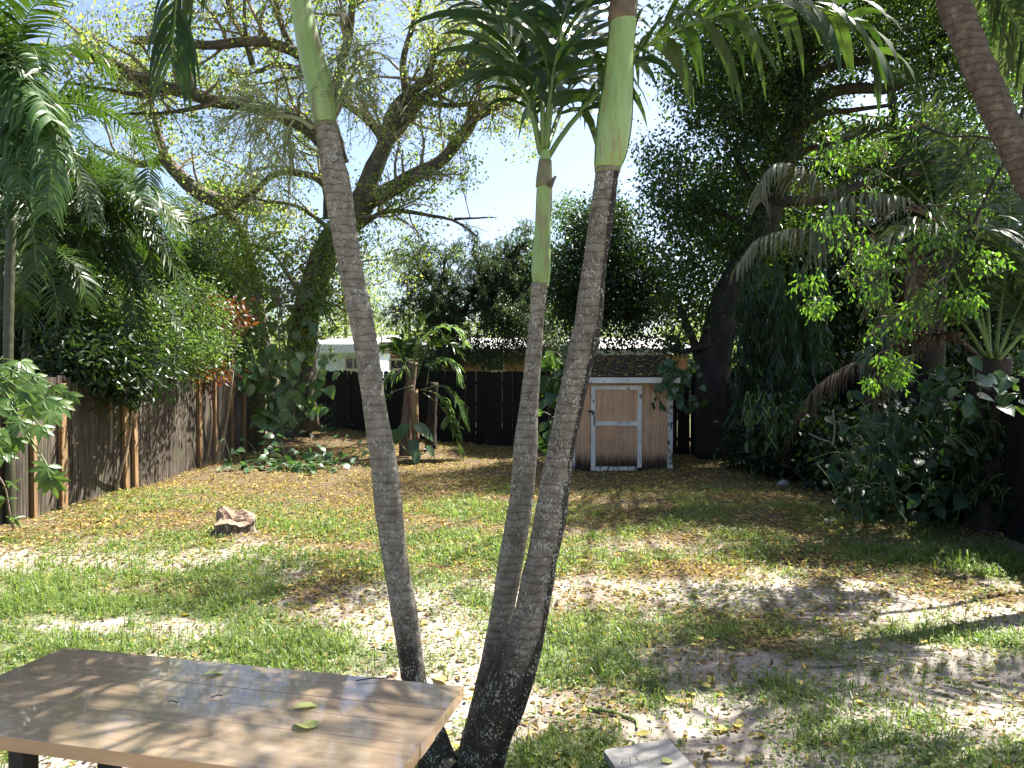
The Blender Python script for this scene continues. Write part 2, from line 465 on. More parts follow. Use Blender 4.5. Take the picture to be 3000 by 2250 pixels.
def shedmat():
    m, nt, out = newmat('shed_siding')
    v = coords(nt); vs = coords(nt, (1, 1, .12))
    n = noise(nt, v, 3, 6, .6); ns = noise(nt, vs, 22, 5, .6)
    c = ramp(nt, n, [(.3, (.50, .285, .16)), (.6, (.63, .385, .23)), (.8, (.68, .44, .28))])
    c = mix(nt, .45, c, ramp(nt, ns, [(.3, (.55, .5, .47)), (.6, (1, 1, 1))]), 'MULTIPLY')
    sx = nt.nodes.new('ShaderNodeSeparateXYZ'); nt.links.new(v, sx.inputs[0])
    ma = nt.nodes.new('ShaderNodeMath'); ma.operation = 'MULTIPLY_ADD'; ma.inputs[1].default_value = .42; nt.links.new(ns, ma.inputs[0])
    mb_ = nt.nodes.new('ShaderNodeMath'); mb_.operation = 'SUBTRACT'; nt.links.new(sx.outputs[2], mb_.inputs[0]); nt.links.new(ma.outputs[0], mb_.inputs[1]); ma.inputs[2].default_value = -.10
    dirt = ramp(nt, mb_.outputs[0], [(.0, (.95,) * 3), (.08, (.75,) * 3), (.2, (.14,) * 3), (.32, (0,) * 3)])
    c = mix(nt, dirt, c, (.014, .012, .010))
    sp = ramp(nt, noise(nt, v, 14, 5, .7), [(.62, (0,) * 3), (.70, (.55,) * 3)])
    c = mix(nt, sp, c, (.07, .055, .035))
    pbsdf(nt, out, c, .8, bump(nt, ns, .08, .002), spec=.3)
    return m


def paintmat(name, col, chip=(.10, .085, .07), lo=.60):
    m, nt, out = newmat(name)
    v = coords(nt, (1, 1, .4)); n = noise(nt, v, 16, 6, .7); n2 = noise(nt, v, 3, 4, .6)
    c = ramp(nt, n2, [(.3, tuple(x * .72 for x in col)), (.6, col)])
    c = mix(nt, ramp(nt, n, [(lo, (0,) * 3), (lo + .04, (1,) * 3)]), c, chip)
    pbsdf(nt, out, c, .6, bump(nt, n, .2, .003), spec=.35)
    return m


M['shed'] = shedmat()
M['white_trim'] = paintmat('white_trim', (.74, .70, .62))
M['peeling'] = paintmat('peeling', (.70, .67, .60), (.09, .075, .06), .53)
M['shingle'] = plain('shingle', (.04, .033, .026), .9, 30, .6, .2, .6)
M['concrete'] = plain('concrete', (.34, .32, .295), .9, 22, .28, .25, .35)
M['rock'] = plain('rock', (.26, .26, .25), .9, 6, .45, .25, .5)
M['terracotta'] = plain('terracotta', (.30, .165, .105), .85, 4, .2)
M['cream'] = plain('cream', (.58, .52, .42), .7, 5, .15)
M['roof_white'] = plain('roof_white', (.70, .69, .66), .8, 9, .18)
M['fascia_dark'] = plain('fascia_dark', (.12, .085, .06), .7, 8, .3)
M['fascia_grey'] = plain('fascia_grey', (.34, .36, .36), .7, 8, .2)
M['white_wall'] = plain('white_wall', (.66, .74, .80), .7, 4, .1)
M['glass'] = plain('glass', (.03, .04, .05), .08, 3, .2, .8)


def stumpmat():
    m, nt, out = newmat('stump_bark')
    v = coords(nt, (1, 1, .35)); vo = nt.nodes.new('ShaderNodeTexVoronoi'); vo.feature = 'DISTANCE_TO_EDGE'; vo.inputs['Scale'].default_value = 26
    nt.links.new(v, vo.inputs[0]); n = noise(nt, coords(nt), 20, 5, .6)
    c = ramp(nt, vo.outputs[0], [(.0, (.05, .04, .03)), (.12, (.18, .145, .11)), (.4, (.32, .265, .205))])
    c = mix(nt, .4, c, ramp(nt, n, [(.3, (.4,) * 3), (.7, (1,) * 3)]), 'MULTIPLY')
    pbsdf(nt, out, c, .9, bump(nt, vo.outputs[0], .8, .02), spec=.2)
    return m


M['stump'] = stumpmat()
M['rotwood'] = plain('rotwood', (.34, .245, .175), .95, 22, .6, .15, .8)


def groundmat():
    m, nt, out = newmat('sandy_soil')
    v = coords(nt)
    at = nt.nodes.new('ShaderNodeAttribute'); at.attribute_name = 'cover'
    sp = nt.nodes.new('ShaderNodeSeparateColor'); nt.links.new(at.outputs['Color'], sp.inputs[0])
    fine = noise(nt, v, 70, 5, .75); mid = noise(nt, v, 9, 6, .7); big = noise(nt, v, 1.2, 4, .6)
    sand = ramp(nt, fine, [(.28, (.11, .092, .078)), (.45, (.25, .22, .19)), (.7, (.38, .34, .295))])
    sand = mix(nt, ramp(nt, mid, [(.35, (.6,) * 3), (.6, (0,) * 3)]), sand, (.16, .13, .105))
    lit = ramp(nt, noise(nt, v, 42, 5, .7), [(.3, (.03, .021, .013)), (.5, (.085, .058, .032)), (.66, (.18, .125, .065)), (.8, (.28, .21, .12))])
    grs = ramp(nt, noise(nt, v, 55, 4, .7), [(.3, (.035, .05, .015)), (.6, (.085, .115, .03)), (.8, (.16, .16, .06))])

    def thr(ch, w):
        ma = nt.nodes.new('ShaderNodeMath'); ma.operation = 'MULTIPLY_ADD'; ma.inputs[1].default_value = .9; ma.inputs[2].default_value = -.45
        nt.links.new(mid, ma.inputs[0]); a2 = nt.nodes.new('ShaderNodeMath'); a2.operation = 'ADD'
        nt.links.new(ma.outputs[0], a2.inputs[0]); nt.links.new(ch, a2.inputs[1])
        return ramp(nt, a2.outputs[0], [(.35, (0,) * 3), (.65, (w,) * 3)])
    c = mix(nt, thr(sp.outputs[0], .95), sand, lit)
    c = mix(nt, thr(sp.outputs[1], .7), c, grs)
    pbsdf(nt, out, c, .95, bump(nt, fine, .5, .012), spec=.15)
    return m


M['ground'] = groundmat()


# ------------------------------------------------------------------ cover maps (photo position -> ground)
def blobs(lst, x, y):
    t = np.zeros_like(x)
    for px, py, rx, ry, w in lst:
        g = G(px, py); d = g[1]
        sx = rx / F * d; sy = max(abs(G(px, py - ry)[1] - G(px, py + ry)[1]) / 2, .12)
        t = t + w * np.exp(-((x - g[0]) / sx) ** 2 - ((y - g[1]) / sy) ** 2)
    return t


GRASS = [(250, 1830, 420, 110, 1.3), (600, 1790, 260, 60, .9), (80, 1750, 200, 80, 1.0), (760, 1900, 260, 70, .9), (150, 1620, 300, 70, .45), (820, 1640, 240, 60, .5), (980, 1560, 260, 50, .7),
         (1180, 1560, 200, 60, .8), (1420, 1500, 160, 60, .8), (1450, 1560, 140, 50, .8), (1380, 1750, 110, 70, .9), (1180, 1700, 150, 60, .4),
         (1900, 1520, 330, 50, .9), (2250, 1560, 260, 60, .5), (2700, 1620, 200, 45, 1.3), (2850, 1650, 130, 40, 1.0), (1650, 1950, 130, 80, 1.0), (1800, 1900, 160, 60, .6), (1620, 2100, 110, 70, 1.0),
         (1850, 1990, 160, 60, .5), (2180, 1830, 110, 50, .6), (2350, 1960, 140, 60, .7), (2420, 2080, 120, 70, .9), (2700, 2000, 200, 60, .7), (2550, 1820, 160, 40, .7), (2850, 1870, 180, 50, .8),
         (2250, 2000, 90, 50, .6), (2600, 2200, 250, 60, .6), (2100, 2200, 150, 40, .5), (1580, 2180, 90, 50, .5), (520, 1580, 90, 30, .8), (700, 1560, 120, 40, .7), (1500, 1450, 90, 30, .6), (1900, 1440, 300, 20, .4)]
LITTER = [(900, 1450, 800, 90, 1.0), (700, 1350, 500, 50, .9), (1400, 1400, 500, 60, .8), (2000, 1440, 500, 50, .7), (300, 1560, 400, 60, .5), (1900, 1640, 350, 60, .65), (2400, 1630, 350, 50, .8), (2700, 1740, 350, 50, .9),
          (800, 1700, 350, 60, .55), (1300, 1640, 300, 60, .55), (2100, 1800, 300, 60, .3), (1700, 1950, 200, 40, .3), (2300, 1900, 300, 60, .25)]


SAND = [(1800, 1720, 240, 36, .9), (2200, 1760, 260, 36, .9), (2500, 1810, 260, 40, .7), (2800, 1930, 220, 50, .8), (2170, 2085, 140, 45, 1.0), (1270, 1850, 130, 70, .8), (2050, 2130, 140, 40, .9), (1450, 2050, 130, 70, .5), (1350, 2180, 160, 60, .8), (950, 1770, 130, 30, .6), (2900, 2180, 250, 50, .6), (330, 1640, 140, 25, .5)]


def covers(x, y):
    g = np.clip(blobs(GRASS, x, y), 0, 1.4)
    g = g - .8 * blobs(SAND, x, y)
    g = np.clip(g, 0, 2) * np.clip((fbm(x, y, 2.0, 21) - .28) * 2.6, 0, 1.3) + np.clip((fbm(x, y, 1.5, 25) - .38) * 2.2, 0, .6) * (y < 12) * np.clip(1 - blobs(SAND, x, y), 0, 1)
    l = np.clip(blobs(LITTER, x, y) - .3 * blobs(SAND, x, y), 0, 1.1)
    l = l + np.clip((y - 8.5) / 4, 0, .8) + np.clip((fbm(x, y, 1.1, 61) - .42) * 2.2, 0, .45)
    l = np.clip(l, 0, 1) * np.clip((fbm(x, y, 1.6, 31) - .2) * 2.4, .15, 1.1)
    l = np.maximum(l, np.clip((y - 7.0) / 2.2, 0, 1) * np.clip(.5 + fbm(x, y, 2.2, 71) * .7, 0, .95))
    return np.clip(g, 0, 1.3), np.clip(l, 0, 1)


def build_ground():
    xs = np.concatenate([[-400, -200, -100, -50, -28, -18, -13, -10], np.arange(-8.4, 8.41, .1), [10, 13, 18, 28, 50, 100, 200, 400]])
    ys = np.concatenate([[-200, -60, -20, -8, -3, 0], np.arange(1.2, 22.6, .1), [24, 26, 29, 34, 42, 60, 100, 180, 400]])
    X, Y = np.meshgrid(xs, ys); ny, nx = X.shape
    mb = MB(); v = np.stack([X, Y, H(X, Y)], -1).reshape(-1, 3)
    i = np.arange(ny - 1)[:, None] * nx + np.arange(nx - 1)[None]
    mb.add(v, np.stack([i, i + 1, i + nx + 1, i + nx], -1).reshape(-1, 4))
    o = mb.build('ground', M['ground'], smooth=True)
    tag(o, None, None, kind='structure')
    g, l = covers(X.ravel(), Y.ravel())
    far = np.maximum(np.abs(X.ravel()) - 8, 0) + np.maximum(Y.ravel() - 22, 0)
    g = np.where(far > 0, .7, g)
    a = o.data.attributes.new('cover', 'FLOAT_COLOR', 'POINT')
    a.data.foreach_set('color', np.stack([l, g, g * 0, g * 0 + 1], -1).astype(np.float32).ravel())
    return o


ground = build_ground()


def build_grass():
    rng = np.random.default_rng(11)
    mb = MB()
    # candidate tufts, denser near the camera
    n = 150000
    y = 2.4 + 12.5 * rng.random(n) ** 1.5; x = rng.uniform(-1, 1, n) * (y * .70 + .3)
    g, l = covers(x, y)
    keep = rng.random(n) < g ** 1.25 * .27 + .012
    x, y, g = x[keep], y[keep], g[keep]
    inside = (x > -5.9 + (y - 10) * .06) & (x < 5.0 + (y - 7) * .09)
    x, y, g = x[inside], y[inside], g[inside]
    per = rng.integers(4, 12, len(x)); per = np.where(y > 8, np.maximum(per // 2, 3), per)
    xi = np.repeat(x, per); yi = np.repeat(y, per); gi = np.repeat(g, per); m = len(xi)
    xi = xi + rng.normal(size=m) * .03; yi = yi + rng.normal(size=m) * .03
    hgt = (.028 + .07 * rng.random(m) ** 1.6) * (.5 + .6 * np.minimum(gi, 1.2))
    tall = rng.random(m) < .07 * (yi < 7.5); hgt = np.where(tall, hgt * rng.uniform(1.4, 2.3, m), hgt)
    w = rng.uniform(.0016, .0036, m) * np.where(yi > 7, 1.7, 1.0)
    az = rng.random(m) * 2 * pi; lean = rng.uniform(.15, 1.15, m)
    d = np.stack([np.cos(az), np.sin(az)], 1)
    s = np.stack([-d[:, 1], d[:, 0], np.zeros(m)], 1)
    b = np.stack([xi, yi, H(xi, yi) - .004], 1)
    p1 = b + np.stack([d[:, 0] * lean * hgt * .22, d[:, 1] * lean * hgt * .22, hgt * .55], 1)
    p2 = b + np.stack([d[:, 0] * lean * hgt * .60, d[:, 1] * lean * hgt * .60, hgt * (.98 - .25 * lean)], 1)
    p3 = b + np.stack([d[:, 0] * lean * hgt * 1.05, d[:, 1] * lean * hgt * 1.05, hgt * (1.1 - .62 * lean)], 1)
    w = w[:, None]
    V = np.stack([b - s * w, b + s * w, p1 + s * w, p1 - s * w, p2 + s * w * .8, p2 - s * w * .8, p3], 1)
    off = (np.arange(m) * 7)[:, None, None]
    mb.add(V.reshape(-1, 3), (np.array([(0, 1, 2, 3), (3, 2, 4, 5)])[None] + off).reshape(-1, 4), (np.array([(5, 4, 6)])[None] + off).reshape(-1, 3))
    o = mb.build('grass', M['grass']); tag(o, 'sparse green grass growing in tufts out of the pale sand', 'grass', kind='stuff')
    # low broad leaf weeds
    mb = MB(); n = 80000
    y = 3 + 15 * rng.random(n) ** 1.1; x = rng.uniform(-1, 1, n) * y * .68
    g, l = covers(x, y); keep = rng.random(n) < g * .3 + .02 + .12 * np.clip((fbm(x, y, 1.2, 91) - .52) * 5, 0, 1)
    x, y = x[keep], y[keep]; m = len(x)
    per = 5; x = np.repeat(x, per) + rng.normal(size=m * per) * .025; y = np.repeat(y, per) + rng.normal(size=m * per) * .025; m *= per
    pos = np.stack([x, y, H(x, y) + rng.uniform(.005, .045, m)], 1)
    mb.leaves(pos, nrm(np.concatenate([rng.normal(size=(m, 2)), rng.uniform(-.1, .5, (m, 1))], 1)), nrm(rnd(m, rng) * .5 + Z), rng.uniform(.012, .032, m), 'round')
    o = mb.build('weeds', M['grass']); tag(o, 'low broad leaved weeds creeping through the thin lawn', 'weeds', kind='stuff')


build_grass()


def build_litter():
    rng = np.random.default_rng(12)
    mb = MB(); n = 240000
    y = 2.4 + 18.5 * rng.random(n) ** .85; x = rng.uniform(-1, 1, n) * (y * .66 + .4)
    g, l = covers(x, y)
    keep = (rng.random(n) < (l ** 1.1 * .78 * np.clip((fbm(x, y, 1.4, 83) - .22) * 2.6, .12, 1) + .11)) & (x > -5.9 + (y - 10) * .06) & (x < 5.3 + (y - 7) * .09)
    x, y = x[keep], y[keep]; m = len(x)
    pos = np.stack([x, y, H(x, y) + rng.uniform(.002, .016, m)], 1)
    ax = nrm(np.concatenate([rng.normal(size=(m, 2)), rng.normal(size=(m, 1)) * .3], 1))
    mb.leaves(pos, ax, nrm(rnd(m, rng) * .62 + Z), rng.uniform(.022, .058, m) * np.where(y < 6, .9, 1), 'litter')
    o = mb.build('leaf_litter', M['litter']); tag(o, 'dry brown and yellow leaves strewn over the ground', 'leaf litter', kind='stuff')


build_litter()


# ------------------------------------------------------------------ fronds
def arc(base, az, elev, length, sag, n=14, power=1.4):
    p = np.array(base, float); out = [p.copy()]; step = length / (n - 1)
    for i in range(n - 1):
        e = elev - sag * ((i + .5) / (n - 1)) ** power
        p = p + step * np.array([cos(az) * cos(e), sin(az) * cos(e), sin(e)]); out.append(p.copy())
    return np.array(out)


def frond(parent, path, LL, wid, npair, mats, rng, start=.16, drop=.25, lift=.25, fwd=.5, r0=.014, plum=.2, nseg=5, roll=0, taper=.45, origin=None):
    """one feather leaf: midrib tube plus two rows of drooping leaflets in one mesh"""
    path = smoothpath(path, 22) if len(path) < 22 else np.asarray(path)
    mb = MB()
    rr = np.linspace(r0, r0 * .15, len(path)); mb.tube(path, rr, 5, m=0)
    s = np.linspace(start, .995, npair); ii = s * (len(path) - 1); i0 = np.minimum(ii.astype(int), len(path) - 2); fr = (ii - i0)[:, None]
    p = path[i0] * (1 - fr) + path[i0 + 1] * fr
    tan = nrm(np.gradient(path, axis=0)); t = nrm(tan[i0] * (1 - fr) + tan[i0 + 1] * fr)
    sd = np.cross(t, Z); bad = np.linalg.norm(sd, axis=1) < .15
    sd[bad] = np.cross(t[bad], [0.3, -1, 0.]); sd = nrm(sd); u = np.cross(sd, t)
    if roll:
        sd, u = sd * cos(roll) + u * sin(roll), u * cos(roll) - sd * sin(roll)
    prof = (1 - taper * np.abs((s - start) / (1 - start) - .42) * 1.7); prof = np.clip(prof, .3, 1)
    for sg in (-1, 1):
        k = npair
        f = fwd * (.7 + .9 * (s - start))[:, None] + rng.normal(size=(k, 1)) * .10
        d = nrm(sd * sg + t * f + u * (lift + rng.normal(size=(k, 1)) * plum))
        L = LL * prof * rng.uniform(.85, 1.1, k); seg = (L / nseg)[:, None]
        q = p.copy(); secs = []; wv0 = None
        for j in range(nseg + 1):
            w = wid * (.55, 1, .95, .75, .45, .06)[j] if nseg == 5 else wid * max(.05, sin(pi * (.15 + .85 * j / nseg)))
            wv = nrm(t - d * np.sum(t * d, 1, keepdims=True))
            secs.append(np.stack([q - wv * w / 2, q + wv * w / 2], 1))
            q = q + d * seg
            d = nrm(d + np.array([0, 0, -1.0]) * drop * (.4 + .5 * j / nseg) + rng.normal(size=(k, 3)) * .02)
        V = np.stack(secs, 1).reshape(k, -1, 3); nv = V.shape[1]
        qs = np.array([(2 * j, 2 * j + 1, 2 * j + 3, 2 * j + 2) for j in range(nseg)])
        mb.add(V.reshape(-1, 3), (qs[None] + (np.arange(k) * nv)[:, None, None]).reshape(-1, 4), m=1)
    return mb.build('frond', mats, parent, smooth=True)


def pxtube(rows_, d, k=18, rings=0, rng=None, n=140, flare=None):
    """rows_: (px centre, py, width in px[, depth]) from bottom to top"""
    a = np.array([[*P(r[0], r[1], r[3] if len(r) > 3 else d), r[2] / 2 / F * (r[3] if len(r) > 3 else d)] for r in rows_])
    sp = smoothpath(a, n)
    return sp[:, :3], sp[:, 3]


def full(rows2212, k=1.0):
    return [((a + b) / 2 * 1.3562, y * 1.3562, (b - a) * 1.3562 * k) for y, a, b in rows2212]


# ------------------------------------------------------------------ the three clumped palms
def palm(name_label, trunk_rows, shaft_rows, d, bark, seed):
    rng = np.random.default_rng(seed)
    pts, r = pxtube(trunk_rows, d)
    base = pts[0].copy()
    root = thing('palm_tree', name_label, 'palm tree', base, 'palms growing in one clump by the table')
    ln = np.concatenate([[0], np.cumsum(np.linalg.norm(np.diff(pts, axis=0), axis=1))])
    n = int(ln[-1] / .014); tt = np.linspace(0, ln[-1], n)
    p2 = np.stack([np.interp(tt, ln, pts[:, i]) for i in range(3)], 1); r2 = np.interp(tt, ln, r)
    ph = (tt / .042 + .25 * np.sin(tt * 7)) % 1.0
    amp = .008 + .05 * np.clip(tt / ln[-1] - .35, 0, 1)
    r2 = r2 * (1 + amp * (1 - ph) ** 3 * 1.5 - amp * .3 + .014 * np.sin(tt * 9 + seed) + .012 * np.sin(tt * 23 + seed * 2) + .010 * np.sin(tt * 41))
    mb = MB(); mb.tube(p2, r2, 22, rough=.004, rng=rng)
    mb.build('trunk', bark, root, smooth=True)
    sp, sr = pxtube(shaft_rows, d, n=60)
    mb = MB(); mb.tube(sp, sr, 20); cs_ = mb.build('crownshaft', M['shaft'], root, smooth=True)
    tn = nrm(np.gradient(sp, axis=0)); na, nz_ = 19, 26; V = []
    a0 = -1.9 + .5 * seed
    for i in range(nz_):
        for j in range(na):
            a = -1.75 + 3.5 * j / (na - 1); top = .97 - .55 * (abs(a) / 1.75) ** 1.6 + .012 * sin(j * 2.3 + seed)
            f = (.015 + .012 * sin(j * 1.7 + seed) * (1 + .5 * sin(j * 3.1))) * (1 - i / (nz_ - 1)) + top * i / (nz_ - 1); k = f * 59; i0 = min(int(k), 58); p = sp[i0] + (sp[i0 + 1] - sp[i0]) * (k - i0); r = np.interp(k, np.arange(60), sr) * 1.022 + .0012
            u_ = nrm(np.cross(tn[i0], [0, 1.0, 0])); w_ = np.cross(tn[i0], u_); aa = a + a0 - 1.2; V.append(p + (u_ * cos(aa) + w_ * sin(aa)) * r)
    ii = np.arange(nz_ - 1)[:, None] * na + np.arange(na - 1)[None]; m2 = MB(); m2.add(V, np.stack([ii, ii + 1, ii + na + 1, ii + na], -1).reshape(-1, 4)); m2.build('leaf_sheath', M['shaft_outer'], root, smooth=True)
    ring = [(i, 1.03 + .03 * (i in (1, 2))) for i in range(4)]
    m3 = MB(); q0, t0 = sp[0], tn[0]; m3.tube(np.array([q0 - t0 * .012, q0 - t0 * .004, q0 + t0 * .004, q0 + t0 * .010]), sr[0] * np.array([1.0, 1.07, 1.06, 1.0]), 20, rough=.012, rng=rng); m3.build('leaf_scar', M['sheath_green'], root, smooth=True)
    return root, rng, sp


T1 = full([(1690, 905, 1010), (1640, 900, 985), (1590, 902, 965), (1530, 888, 938), (1465, 868, 920), (1400, 858, 912), (1300, 842, 897), (1200, 825, 880), (1100, 810, 870), (1000, 801, 857), (900, 787, 838), (800, 773, 823), (700, 757, 808), (600, 737, 787), (500, 716, 771), (400, 699, 757), (330, 689, 739), (270, 681, 727)])
S1 = [(952, 366, 64), (949, 340, 68), (945, 300, 73), (935, 250, 77), (922, 200, 76), (908, 150, 70), (898, 100, 66), (888, 50, 62), (879, 0, 57), (870, -60, 54), (850, -180, 48), (832, -280, 40)]
T2 = full([(1690, 985, 1065), (1640, 992, 1072), (1590, 1003, 1078), (1500, 1026, 1088), (1400, 1048, 1098), (1300, 1066, 1112), (1200, 1081, 1130), (1100, 1100, 1146), (1000, 1110, 1156), (950, 1113, 1160), (900, 1121, 1160), (800, 1134, 1166), (700, 1144, 1173), (650, 1147, 1178), (612, 1149, 1180)], 1.12)
S2 = [(1584, 835, 46), (1584, 800, 54), (1585, 760, 53), (1588, 700, 47), (1592, 620, 46), (1594, 560, 45), (1597, 510, 42), (1597, 470, 36), (1598, 440, 30)]
T3 = full([(1690, 982, 1082), (1640, 992, 1092), (1600, 1002, 1102), (1500, 1042, 1142), (1400, 1085, 1170), (1320, 1112, 1186), (1250, 1126, 1198), (1200, 1139, 1206), (1100, 1158, 1226), (1000, 1176, 1237), (900, 1197, 1255), (800, 1218, 1277), (700, 1240, 1300), (600, 1254, 1308), (530, 1265, 1316), (450, 1276, 1328), (370, 1287, 1337)])
S3 = [(1780, 498, 72), (1780, 486, 76), (1786, 460, 88), (1793, 420, 96), (1800, 360, 100), (1806, 300, 95), (1813, 220, 84), (1818, 140, 77), (1824, 80, 77), (1828, 0, 80), (1833, -60, 76), (1840, -180, 70), (1850, -300, 56)]

PM = [M['petiole'], M['leaf_palm']]


def crown(root, rng, base, n, length, skip=(), az0=0, mats=PM, LL=.5, wid=.034, sag=1.5, elev=(.7, 1.25), npair=26):
    for i in range(n):
        az = az0 + i * 2.39996
        if any(abs(((az - a + pi) % (2 * pi)) - pi) < w for a, w in skip): continue
        e = rng.uniform(*elev)
        frond(root, arc(base, az, e, length * rng.uniform(.85, 1.1), sag * rng.uniform(.8, 1.2)), LL, wid, npair, mats, rng, roll=rng.normal() * .2, plum=.35)


# palm leaning away from the table, flower sprays under its crownshaft
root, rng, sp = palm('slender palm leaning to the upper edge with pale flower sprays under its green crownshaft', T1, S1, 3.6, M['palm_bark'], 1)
crown(root, rng, sp[-1], 8, 1.9, az0=.6)
for pth in ([(858, -140), (740, -190), (610, -160), (530, -60), (512, 60), (505, 170)],):
    frond(root, PP(pth, 3.4), .40, .022, 20, PM, rng, drop=.9, lift=-.1, fwd=1.3, taper=.3, plum=.4)


def spray(root, paths, d, rng):
    mb = MB(); beads = []
    for pth, r in paths:
        c = smoothpath(PP(pth, d), 12); mb.tube(c, np.linspace(r, r * .35, 12), 6)
        for k in range(15):
            s = rng.uniform(.25, 1); i = int(s * 11)
            dr = nrm(rnd(1, rng)[0] + np.array([0, 0, -.35]) + nrm(c[min(i + 1, 11)] - c[i - 1]) * .8)
            ln = rng.uniform(.10, .24); q = np.array([c[i] + dr * ln * t + np.array([0, 0, -.07]) * t * t for t in np.linspace(0, 1, 5)])
            mb.tube(q, np.linspace(.0035, .0012, 5), 4, cap=False)
            for kk in range(4):
                j = rng.integers(1, 5); dd = nrm(rnd(1, rng)[0] + dr * .6 + np.array([0, 0, -.3])); l2 = rng.uniform(.05, .13)
                qq = np.array([q[j] + dd * l2 * t + np.array([0, 0, -.03]) * t * t for t in np.linspace(0, 1, 4)])
                mb.tube(qq, np.linspace(.0018, .001, 4), 3, cap=False)
                beads.append(qq[0] + (qq[-1] - qq[0]) * rng.random((9, 1)) + rng.normal(size=(9, 3)) * .004)
    b = np.vstack(beads); n = len(b)
    mb.leaves(b, rnd(n, rng), rnd(n, rng), rng.uniform(.005, .009, n), 'round')
    return mb.build('flower_spray', M['spray'], root)


spray(root, [([(915, 375), (880, 350), (830, 340), (780, 345), (730, 365)], .011), ([(870, 350), (820, 330), (790, 300), (770, 270)], .006), ([(860, 352), (845, 375), (835, 400), (828, 430)], .006), ([(800, 342), (770, 330), (720, 320), (690, 330)], .005)], 3.5, rng)
spray(root, [([(975, 345), (990, 310), (1010, 260), (1035, 215), (1070, 170)], .010), ([(985, 320), (988, 270), (990, 210), (985, 150)], .006), ([(1010, 260), (1050, 240), (1090, 230)], .005), ([(1035, 215), (1045, 170), (1050, 120)], .005)], 3.6, rng)

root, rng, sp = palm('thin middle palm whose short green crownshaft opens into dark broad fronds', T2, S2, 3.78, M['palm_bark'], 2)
D2 = 3.78
for pth, kw in [([(1584, 452), (1565, 362), (1533, 249), (1497, 127), (1466, 36), (1420, -70), (1350, -150)], dict(roll=.5)),
                ([(1598, 420), (1606, 316), (1624, 203), (1642, 90), (1668, -10), (1700, -120)], dict(roll=-.3)),
                ([(1606, 461), (1655, 384), (1705, 325), (1764, 253), (1859, 158), (1950, 105), (2060, 55), (2200, 22), (2370, 14), (2480, 55), (2570, 150)], dict(drop=.8, LL=.55, npair=32, start=.14, lift=0)),
                ([(1600, 440), (1612, 330), (1640, 200, 4.0), (1680, 60, 4.3), (1720, -60, 4.6)], dict(roll=.2)),
                ([(1590, 440), (1590, 330), (1570, 200, 4.1), (1560, 60, 4.4), (1540, -90, 4.6)], dict(roll=-.4)),
                ([(1600, 440), (1640, 330, 4.0), (1690, 200, 4.2), (1750, 60, 4.5), (1830, -60, 4.7)], dict(drop=.7)),
                ([(1590, 440), (1560, 300, 4.0), (1520, 180, 4.2), (1470, 80, 4.4), (1400, 10, 4.6)], dict(drop=.7))]:
    kw2 = dict(LL=.54, npair=22, drop=.42, start=.2, plum=.65, fwd=.8); kw2.update(kw)
    LL = kw2.pop('LL'); npair = kw2.pop('npair')
    frond(root, PP(pth, D2), LL, .044, npair, PM, rng, **kw2)
mb = MB(); mb.tube(*pxtube([(1592, 548, 47), (1593, 525, 46), (1596, 490, 42), (1597, 470, 39)], 3.775, n=10), 14); mb.build('old_sheath', M['sheath_green'], root, smooth=True)
mb = MB(); mb.tube(*pxtube([(1612, 548, 14), (1620, 528, 12), (1629, 516, 6)], 3.74, n=8), 8); mb.build('spathe', M['old_sheath'], root, smooth=True)

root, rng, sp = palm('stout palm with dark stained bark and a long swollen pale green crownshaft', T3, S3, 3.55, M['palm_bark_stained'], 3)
crown(root, rng, sp[-1], 9, 2.1, az0=1.1, LL=.5)
mb = MB(); mb.tube(*pxtube([(1822, 75, 60), (1822, 62, 81), (1825, 30, 82), (1829, -10, 82), (1833, -50, 79)], 3.55, n=12), 18)
mb.build('old_sheath', M['old_sheath'], root, smooth=True)

# ------------------------------------------------------------------ wooden table
tc = P(1360, 2010, 2.69)
tdir = nrm(np.array([-.97, .237, 0])); tnrm = np.array([-.237, -.97, 0])
TZ = .75
ct = G(1360, 2010, TZ); cf = G(190, 1895, TZ)
TL = np.linalg.norm((cf - ct)[:2]); ang = math.atan2(*(ct - cf)[[1, 0]])
table = thing('picnic_table', 'glossy brown plank table in dappled shade beside the palm clump', 'table', (cf[0], cf[1], 0), rz=ang)
mb = MB(); rng = np.random.default_rng(5)
edges = [0, .19, .305, .43, .54, .67]; TH = .042
for a, b in zip(edges[:-1], edges[1:]):
    x1 = TL + rng.normal() * .002
    y0, y1 = -a - (.006 if a in (.19,) else .0012), -b
    c = .0012
    poly = [(y0 - c, TZ), (y1 + c, TZ), (y1, TZ - c), (y1, TZ - TH), (y0, TZ - TH), (y0, TZ - c)]
    dz = rng.normal() * .0006
    mb.prism([(0, yy, zz + dz) for yy, zz in poly], (x1, 0, 0))
top = mb.build('tabletop', M['table'], table)
for x in (.16, TL - .14):
    mb = MB(); mb.box((x, -.60, TZ - TH - .06), (x + .05, -.07, TZ - TH - .003)); mb.build('cleat', M['table_edge'], table)
for x in (.30, TL - .42):
    for y in (-.52, -.15):
        mb = MB(); mb.box((x, y - .03, float(0)), (x + .055, y + .03, TZ - TH - .004)); mb.build('leg', M['iron'], table)
mb = MB(); mb.box((.34, -.36, .16), (TL - .40, -.31, .22)); mb.build('stretcher', M['iron'], table)


